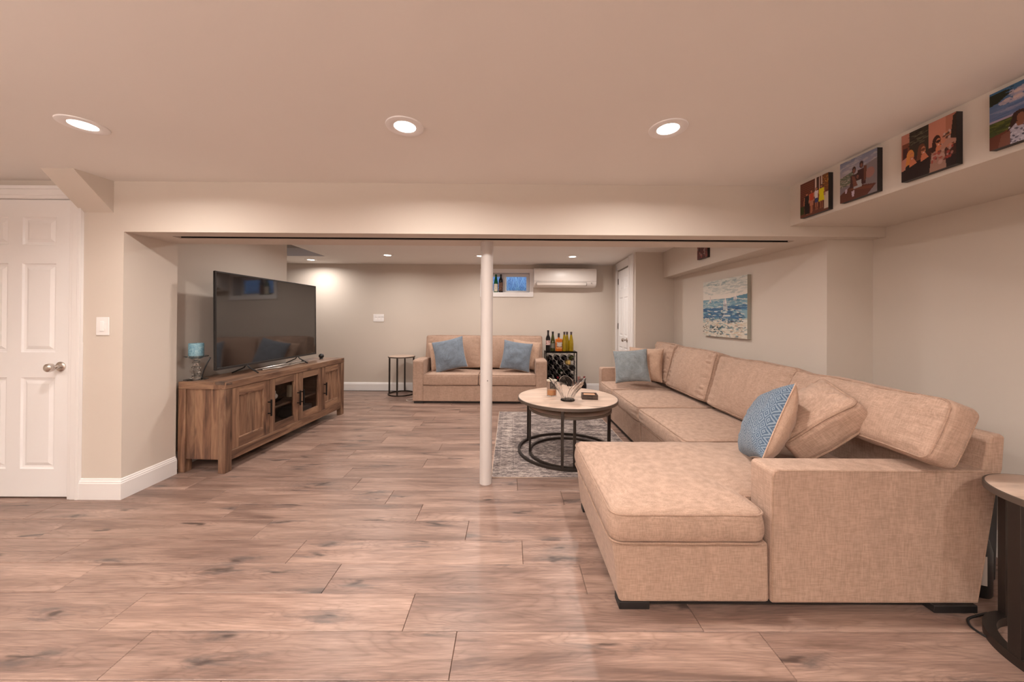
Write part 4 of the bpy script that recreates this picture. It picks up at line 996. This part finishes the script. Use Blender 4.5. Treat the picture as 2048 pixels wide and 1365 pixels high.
# bottles lying in the lattice, necks out
rb = random.Random(11)
row = 0; z = zc1-.078
while z > .09:
    off = 0 if row % 2 == 0 else DXc/2
    n = 4 if row % 2 == 0 else 4
    for i in range(n):
        x = xa+DXc*(i+.5)-off+.000
        if row % 2 and i == 0: x = xa+.030
        kx = .81+x
        kind = rb.random(); key = (row, i)
        g, c, lb = G_BLK, C_BLK, '%s dark bottle from the loveseat side, lying in row %s of the wine rack' % (['first', 'second', 'third', 'fourth'][i], ['one', 'two', 'three', 'four', 'five', 'six', 'seven', 'eight', 'nine', 'ten'][row])
        if key == (1, 3): g, c, lb = G_GOLD, mat('gold_capsule', (.65, .42, .12), .35, .5), 'golden bottle lying in the wine rack lattice'
        elif key == (0, 3): g, c, lb = G_OLV, C_BLK, 'olive green bottle in the top row of the rack lattice, below the pale bottles'
        elif key == (3, 2): g, c, lb = G_DARK, mat('silver_capsule', (.5, .45, .42), .3, .6), 'dark bottle with a silvery neck lying in the rack lattice'
        elif key == (4, 1): g, c, lb = G_BLK, C_RED, 'bottle with a red capsule lying in the rack lattice behind the crystal bowl'
        b_ = bottle('wine_bottle', lb, 'bottle', (kx, 5.66+.150, z-.002), g, c, .30, .0455, sh=.225, group='bottles lying in the wine rack', rot=(PI/2, 0, 0))
        if rb.random() < .25 and g is G_BLK and c is C_BLK: b_.rotation_euler = (-PI/2, 0, 0); b_.location = (kx, 5.515, z-.002)
    row += 1; z -= DZc/2
# bottles on the floor beside the rack
bottle('wine_bottle', 'rose bottle with pink capsule on the floor against the wine rack', 'bottle', (1.105, 5.66, 0), G_ROSE, C_PNK, .31, .036, group='bottles on the floor by the rack')
bottle('wine_bottle', 'bottle with a white capsule on the floor, middle one beside the rack', 'bottle', (1.150, 5.72, 0), G_DARK, C_WHT, .31, .036, group='bottles on the floor by the rack')
bottle('wine_bottle', 'dark bottle with a dark red capsule on the floor, outermost beside the rack', 'bottle', (1.195, 5.64, 0), G_BLK, C_RED, .315, .036, group='bottles on the floor by the rack')
# on the window sill
bottle('wine_bottle', 'bright green bottle with a cream label on the window sill', 'bottle', (-.258, 6.085, WZ0+.002), G_GRN, G_GRN, .315, .038, 'burgundy', lab=L_CRM, lz=(.02, .15), sh=.20, group='bottles on the window sill')
bottle('wine_bottle', 'near-black bottle with a grape picture label on the window sill', 'bottle', (-.172, 6.06, WZ0+.002), G_BLK, C_BLK, .315, .036, lab=L_GRAPE, lz=(.03, .17), sh=.215, group='bottles on the window sill')

# ================================================================== things behind the near end of the sectional
jug = thing('black_jug', 'black plastic bottle with a white label on the floor behind the sectional arm', 'bottle', (2.135, 1.60, 0))
obj('body', MB().lathe([(.0001, 0), (.045, 0), (.050, .01), (.050, .20), (.040, .25), (.018, .285), (.018, .31), (.0001, .31)], 28, cap=False), M_BLACKP, jug, smooth=True)
obj('label', MB().grid(lambda u, v: (.0507*math.cos(3.6+u*.9), .0507*math.sin(3.6+u*.9), .06+.13*v), 10, 1), mat('white_label', (.62, .56, .52), .6), jug)
bn = tag(obj('storage_bin', MB().prism([(2.17, .0), (2.32, .0), (2.335, .53), (2.32, .545), (2.165, .555), (2.15, .54)], 1.66, 1.95, 'y'), M_BLACKP, bevel=.01), 'tall black plastic bin behind the sectional back, beside the end table', 'bin')
mb = MB(); cp = [(2.02, 1.475), (1.96, 1.462), (1.90, 1.445), (1.868, 1.415), (1.862, 1.385), (1.868, 1.350), (1.866, 1.325)]
def smooth_path(P, z, n=6):
    out = []
    for i in range(len(P)-1):
        p0, p1, p2, p3 = [Vector((*P[max(0, min(len(P)-1, j))], z)) for j in (i-1, i, i+1, i+2)]
        for k in range(n):
            t = k/n; out.append(.5*((2*p1)+(-p0+p2)*t+(2*p0-5*p1+4*p2-p3)*t*t+(-p0+3*p1-3*p2+p3)*t**3))
    out.append(Vector((*P[-1], z))); return out
mb.tube(smooth_path(cp, .0045), .0042, 8); cd_ = tag(obj('power_cord', mb, M_BLACKP, smooth=True), 'black power cord ending in a plug on the floor by the end table', 'cord')
obj('plug', MB().prism([(-.010, -.016), (.010, -.016), (.013, .004), (.007, .018), (-.007, .018), (-.013, .004)], .001, .018), M_BLACKP, cd_, loc=(1.866, 1.310, 0), bevel=.002)
obj('prong', MB().box(-.007, -.0055, -.032, -.014, .007, .013).box(.0055, .007, -.032, -.014, .007, .013), M_SILVER, cd_, loc=(1.866, 1.310, 0))
# white cord by the loveseat
mb = MB(); mb.tube(smooth_path([(-1.40, 5.30), (-1.47, 5.22), (-1.55, 5.26), (-1.56, 5.33), (-1.50, 5.40), (-1.44, 5.44)], .004), .003, 6)
tag(obj('white_cord', mb, mat('white_cord', (.75, .66, .6), .5), smooth=True), 'thin white cord looped on the floor beside the loveseat arm', 'cord')

# added unseen uplighters behind the camera, bouncing fill light off the ceiling
def fill_uplighter(x, y, label):
    t = thing('fill_lamp', label, 'lamp', (x, y, 0))
    obj('base', MB().lathe([(.0001, 0), (.14, 0), (.14, .015), (.02, .03), (.0001, .03)], 32, cap=False), M_BRONZE, t, smooth=True)
    obj('pole', MB().lathe([(.012, .025), (.012, 1.62)], 16), M_BRONZE, t, smooth=True)
    obj('lamp_shade', MB().lathe([(.012, 1.60), (.05, 1.61), (.17, 1.70), (.168, 1.70), (.05, 1.615), (.012, 1.61)], 32, cap=False), M_BRONZE, t, smooth=True)
    ld = bpy.data.lights.new('ceiling_fill', 'AREA'); ld.shape = 'DISK'; ld.size = .2; ld.energy = P_UP; ld.color = LCOL
    lo = bpy.data.objects.new('bulb', ld); COL.objects.link(lo); lo.parent = t; lo.location = (0, 0, 1.69); lo.rotation_euler = (PI, 0, 0)
fill_uplighter(-2.3, -.9, 'added unseen fill uplighter by the left wall, brightening the front ceiling'); fill_uplighter(-.2, -1.9, 'added unseen fill uplighter at the rear wall, brightening the front ceiling')

# ================================================================== PICTURES
def canvas(name, label, cat, im, x, y0, y1, z0, z1, th, m, side, group=None, wrap=False):
    """picture on a wall facing -X; y0 is the end nearest the camera. Picture left = far end."""
    t = thing(name, label, cat, (x, (y0+y1)/2, (z0+z1)/2), 0, group)
    hy, hz = (y1-y0)/2, (z1-z0)/2
    me = im.mesh('print', 0, 0, lambda u, v: (-th-.0006, hy-2*hy*u, hz-2*hz*v)); me.materials.append(m)
    obj('print', me, m, t)
    obj('stretcher', MB().box(-th, -.0005, -hy, hy, -hz, hz), side, t)
    return t
R1 = random.Random(21)
# 1: four women in front of a building
i1 = Img(70, 74, (.10, .03, .02))
for k in range(9): i1.rect(0, k*.055, .5, k*.055+.02, (.17, .055, .03))
i1.rect(.55, 0, .60, .55, (.55, .42, .36)); i1.rect(.69, 0, .72, .5, (.5, .36, .3)); i1.rect(.76, 0, .80, .5, (.5, .38, .3)); i1.rect(.6, 0, .69, .5, (.05, .02, .015))
i1.rect(.82, 0, 1, .45, (.16, .06, .02)); i1.speck(30, .05, .35, [(.5, .22, .05), (.05, .03, .02), (.3, .12, .03)], (.01, .03), (.01, .02), .82, 1, R1)
i1.rect(0, .86, 1, 1, (.12, .045, .03)); i1.rect(.86, .5, 1, .95, (.5, .42, .35)); i1.rect(.0, .68, .15, .9, (.03, .04, .01))
def person(im, x, y, h, skin, hair, top, low, w=.055, dress=False):
    im.ell(x, y+h*.07, w*.62, h*.075, hair); im.ell(x, y+h*.075, w*.42, h*.055, skin)
    im.poly([(x-w, y+h*.15), (x+w, y+h*.15), (x+w*.8, y+h*.48), (x-w*.8, y+h*.48)], top)
    im.poly([(x-w*1.25, y+h*.17), (x-w*.9, y+h*.17), (x-w*1.15, y+h*.55), (x-w*1.5, y+h*.55)], skin); im.poly([(x+w*.9, y+h*.17), (x+w*1.25, y+h*.17), (x+w*1.5, y+h*.5), (x+w*1.2, y+h*.5)], skin)
    im.poly([(x-w*.85, y+h*.46), (x+w*.85, y+h*.46), (x+w*(1.15 if dress else .85), y+h*.68), (x-w*(1.15 if dress else .85), y+h*.68)], low)
    im.poly([(x-w*.6, y+h*.66), (x-w*.1, y+h*.66), (x-w*.15, y+h), (x-w*.4, y+h)], skin); im.poly([(x+w*.1, y+h*.66), (x+w*.6, y+h*.66), (x+w*.4, y+h), (x+w*.15, y+h)], skin)
sk = (.42, .16, .09); br = (.06, .02, .015)
person(i1, .25, .33, .62, sk, br, (.02, .015, .015), (.015, .012, .012), .085, True); i1.rect(.17, .62, .34, .93, (.012, .01, .01))
person(i1, .42, .28, .66, sk, br, (.45, .06, .03), (.4, .16, .1), .07); person(i1, .60, .27, .64, sk, br, (.62, .58, .58), (.04, .05, .16), .075); person(i1, .77, .25, .66, (.3, .11, .06), (.04, .015, .01), (.62, .56, .01), (.62, .56, .01), .09, True)
# 2: friends at a dockside table
i2 = Img(80, 74, (.20, .17, .19)); i2.grad(0, .45, (.17, .19, .27), (.36, .31, .32)); i2.speck(40, 0, .3, [(.42, .38, .4), (.2, .22, .3)], (.03, .12), (.01, .03), 0, 1, R1, .5)
i2.poly([(0, .38), (.4, .30), (.4, .6), (0, .62)], (.12, .14, .10)); i2.speck(60, .36, .62, [(.30, .24, .2), (.08, .09, .06), (.45, .38, .34)], (.02, .06), (.005, .012), 0, .45, R1); i2.grad(.0, 0, (0, 0, 0), (0, 0, 0))
i2.poly([(.6, .3), (1, .22), (1, 1), (.6, .95)], (.20, .17, .18)); i2.ell(.82, .5, .12, .12, (.40, .14, .09), .5)
i2.poly([(0, .80), (.30, .66), (.98, .80), (.75, 1), (0, 1)], (.10, .035, .025)); i2.poly([(.3, .7), (.9, .82), (.85, .88), (.26, .74)], (.15, .05, .03))
for x, y, h, t in ((.40, .22, .5, (.06, .03, .03)), (.60, .16, .56, (.05, .02, .02)), (.50, .40, .36, (.33, .34, .36))):
    i2.ell(x, y+.07, .055, .085, (.04, .02, .02)); i2.ell(x, y+.09, .032, .05, (.20, .08, .06)); i2.poly([(x-.10, y+.18), (x+.10, y+.18), (x+.11, y+h), (x-.11, y+h)], t)
i2.poly([(.66, .28), (.74, .30), (.72, .62), (.66, .66)], (.13, .05, .035)); i2.poly([(.34, .42), (.42, .46), (.5, .7), (.38, .7)], (.18, .07, .05))
i2.poly([(.33, .80), (.42, .78), (.40, .93), (.35, .94)], (.46, .38, .47)); i2.poly([(.15, .70), (.22, .68), (.20, .80), (.15, .80)], (.42, .35, .44))
# 3: three women on a terrace
i3 = Img(110, 84, (.05, .02, .015)); i3.rect(0, 0, .18, .55, (.40, .17, .12)); i3.rect(.02, .2, .16, .55, (.16, .05, .03)); i3.rect(.04, .3, .13, .8, (.05, .02, .02))
i3.rect(.16, 0, .53, .55, (.035, .028, .02)); i3.speck(30, .03, .3, [(.10, .09, .06), (.015, .012, .01)], (.03, .07), (.008, .015), .18, .5, R1)
i3.rect(.53, 0, 1, .5, (.46, .19, .13)); i3.rect(.83, .0, 1, .4, (.36, .14, .09)); i3.speck(80, .30, .62, [(.03, .02, .015), (.5, .2, .12), (.12, .04, .03), (.45, .32, .28)], (.01, .035), (.015, .04), .6, 1, R1)
i3.poly([(.95, .05), (1, .02), (1, .5), (.9, .5)], (.03, .02, .015))
i3.rect(0, .80, 1, 1, (.02, .012, .012)); i3.rect(.0, .68, .55, 1, (.02, .012, .012))
i3.poly([(0, .55), (.1, .5), (.12, .75), (0, .78)], (.45, .2, .15))
for x, y, hc, ln, dr in ((.19, .47, (.55, .22, .06), .3, (.02, .012, .012)), (.41, .44, (.13, .045, .025), .22, (.02, .012, .012)), (.68, .40, (.04, .015, .012), .3, (.30, .17, .13))):
    i3.ell(x-.01, y+.03, .075, .13, hc); i3.poly([(x-.085, y+.02), (x+.0, y), (x-.01, y+ln), (x-.11, y+ln)], hc)
    i3.poly([(x-.10, y+.22), (x+.12, y+.18), (x+.16, 1), (x-.14, 1)], dr); i3.ell(x+.02, y+.05, .042, .085, (.46, .17, .09)); i3.ell(x+.02, y+.03, .04, .03, hc); i3.ell(x+.025, y+.10, .018, .012, (.62, .42, .35)); i3.poly([(x-.02, y+.13), (x+.06, y+.11), (x+.12, y+.22), (x-.03, y+.27)], (.50, .17, .09))
i3.poly([(.72, .58), (.86, .44), (1, .50), (1, .56), (.88, .56), (.76, .68)], (.38, .20, .15)); i3.speck(40, .62, .86, [(.30, .05, .04), (.42, .26, .22), (.1, .03, .03), (.36, .15, .12)], (.015, .04), (.02, .04), .58, .95, R1)
# 4: two women outdoors under a blue sky
i4 = Img(96, 84, (.05, .12, .22)); i4.grad(0, .5, (.035, .11, .21), (.12, .15, .27)); i4.speck(26, .10, .30, [(.55, .40, .36), (.42, .34, .38), (.30, .28, .36)], (.03, .08), (.015, .04), .14, .5, R1, .7); i4.speck(22, .30, .5, [(.10, .16, .30), (.24, .24, .36), (.06, .11, .22)], (.1, .3), (.008, .02), 0, 1, R1, .5)
i4.rect(0, .50, 1, .54, (.33, .27, .36)); i4.rect(0, .53, 1, 1, (.045, .06, .015)); i4.speck(30, .55, .75, [(.10, .11, .02), (.03, .04, .01)], (.03, .08), (.01, .02), 0, .3, R1)
for k in range(16): a = -.15+k*.09; i4.poly([(0, .03+k*.008), (.30*math.cos(a), .02+.20*abs(math.sin(a))), (0, .05+k*.012)], (.018, .022, .012))
i4.poly([(0, .78), (.3, .72), (.3, 1), (0, 1)], (.11, .03, .015))
i4.poly([(.26, .56), (.42, .54), (.46, .78), (.20, .80)], (.035, .015, .012)); i4.ell(.34, .57, .085, .10, (.035, .015, .012)); i4.ell(.355, .60, .045, .075, (.20, .08, .05)); i4.poly([(.30, .68), (.41, .67), (.50, .76), (.52, 1), (.20, 1), (.22, .76)], (.36, .34, .42)); i4.speck(60, .70, 1, [(.03, .03, .05), (.5, .48, .55)], (.008, .018), (.008, .018), .22, .5, R1); i4.poly([(.30, .66), (.40, .66), (.38, .74), (.32, .74)], (.20, .08, .05)); i4.poly([(.14, .80), (.24, .76), (.24, 1), (.10, 1)], (.16, .06, .04))
i4.poly([(.62, .52), (.84, .50), (.88, .76), (.58, .80)], (.03, .012, .01)); i4.ell(.73, .51, .10, .12, (.03, .012, .01)); i4.ell(.74, .56, .052, .085, (.24, .09, .055)); i4.poly([(.66, .68), (.82, .66), (.96, .74), (1, 1), (.54, 1), (.55, .76)], (.018, .012, .014)); i4.poly([(.40, .60), (.52, .50), (.56, .54), (.48, .72)], (.20, .08, .055))
# 5: small picture behind the beam
i5 = Img(50, 50, (.10, .03, .03)); i5.speck(90, 0, 1, [(.30, .06, .05), (.04, .02, .02), (.35, .22, .2), (.16, .05, .04)], (.02, .07), (.02, .08), 0, 1, R1)
M_EDGE = mat('black_canvas_edge', (.012, .009, .009), .5)
sx = 1.913
G5 = 'family photo canvases'
canvas('photo_canvas', 'photo canvas of four women standing, one in a yellow dress, smallest on the near bulkhead', 'picture', i1, sx, 2.069, 2.270, 1.900, 2.120, .028, M_PRINT, M_EDGE, G5)
canvas('photo_canvas', 'photo canvas of friends seated at a dockside table under a cloudy sky', 'picture', i2, sx, 1.792, 1.995, 1.907, 2.132, .028, M_PRINT, M_EDGE, G5)
canvas('photo_canvas', 'photo canvas of three long-haired women on a warm-toned terrace', 'picture', i3, sx, 1.472, 1.680, 1.905, 2.128, .028, M_PRINT, M_EDGE, G5)
canvas('photo_canvas', 'photo canvas of two women under a blue sky, cut off by the picture edge', 'picture', i4, sx, 1.13, 1.369, 1.908, 2.130, .028, M_PRINT, M_EDGE, G5)
canvas('photo_canvas', 'small dark red photo canvas on the bulkhead behind the beam', 'picture', i5, 2.058, 3.605, 3.801, 1.889, 2.10, .028, M_PRINT, M_EDGE, G5)
# sailing boats painting
R2 = random.Random(8); ip = Img(150, 130, (.62, .60, .55))
ip.grad(0, .34, (.60, .60, .55), (.72, .66, .60)); ip.speck(160, 0, .26, [(.42, .46, .44), (.70, .66, .60), (.55, .56, .52), (.34, .40, .40)], (.02, .09), (.004, .016), 0, 1, R2, .55)
ip.speck(30, .02, .12, [(.25, .32, .33), (.36, .42, .42)], (.02, .06), (.004, .012), .1, .8, R2, .7)
ip.rect(0, .34, 1, .70, (.22, .36, .43)); ip.poly([(.62, .345), (.80, .315), (1, .295), (1, .40), (.62, .40)], (.10, .24, .33))
ip.speck(260, .35, .55, [(.20, .36, .44), (.10, .24, .36), (.40, .50, .50), (.62, .62, .55), (.14, .30, .42)], (.02, .09), (.003, .010), 0, 1, R2, .8)
ip.speck(260, .50, .74, [(.03, .10, .22), (.06, .18, .32), (.02, .06, .12), (.12, .30, .42), (.60, .60, .55)], (.02, .08), (.005, .014), 0, .92, R2, .85)
for a, b, c, d in ((.0, .50, .5, .53), (.1, .56, .7, .66), (.25, .63, .8, .72), (.55, .47, 1, .52)): ip.speck(26, b, d, [(.03, .11, .24), (.05, .16, .30)], (.04, .10), (.006, .014), a, c, R2, .8)
ip.rect(0, .74, 1, 1, (.62, .56, .48)); ip.speck(420, .68, 1, [(.68, .62, .54), (.60, .54, .46), (.52, .50, .42), (.10, .18, .22), (.70, .66, .60), (.25, .38, .38), (.55, .40, .28)], (.01, .05), (.004, .014), 0, 1, R2, .8)
ip.speck(40, .80, .96, [(.03, .05, .06), (.06, .14, .18)], (.01, .03), (.005, .014), .18, .5, R2, .9); ip.speck(14, .72, .85, [(.04, .03, .03), (.08, .12, .14)], (.02, .05), (.003, .007), .6, 1, R2, .9); ip.speck(12, .80, .92, [(.04, .04, .04)], (.01, .02), (.004, .012), 0, .15, R2)
ip.rect(.0, .336, 1, .346, (.12, .22, .28), .7)
def boat(x, y, s):
    W_ = (.78, .68, .64); ip.poly([(x-.005*s, y-.115*s), (x-.035*s, y-.01*s), (x-.005*s, y-.01*s)], W_); ip.poly([(x+.004*s, y-.14*s), (x+.045*s, y-.012*s), (x+.004*s, y-.012*s)], W_); ip.rect(x-.002*s, y-.16*s, x+.002*s, y, (.3, .2, .2))
    ip.poly([(x-.04*s, y-.005*s), (x+.05*s, y-.005*s), (x+.035*s, y+.014*s), (x-.03*s, y+.014*s)], (.45, .40, .42)); ip.rect(x-.03*s, y+.014*s, x+.03*s, y+.018*s, (.12, .08, .10))
boat(.19, .385, .62); boat(.54, .44, 1.0); boat(.76, .37, .9); ip.rect(.50, .46, .60, .54, (.62, .60, .58), .6); ip.rect(.51, .56, .59, .585, (.70, .70, .68), .8); ip.ell(.58, .635, .09, .014, (.66, .66, .62)); ip.ell(.33, .555, .05, .012, (.6, .64, .66))
canvas('seascape_painting', 'square canvas painting of sailing boats on a blue sea, above the sectional', 'painting', ip, XP, 3.256, 4.003, 1.060, 1.665, .036, M_CANVAS, mat('canvas_side', (.36, .35, .30), .7))
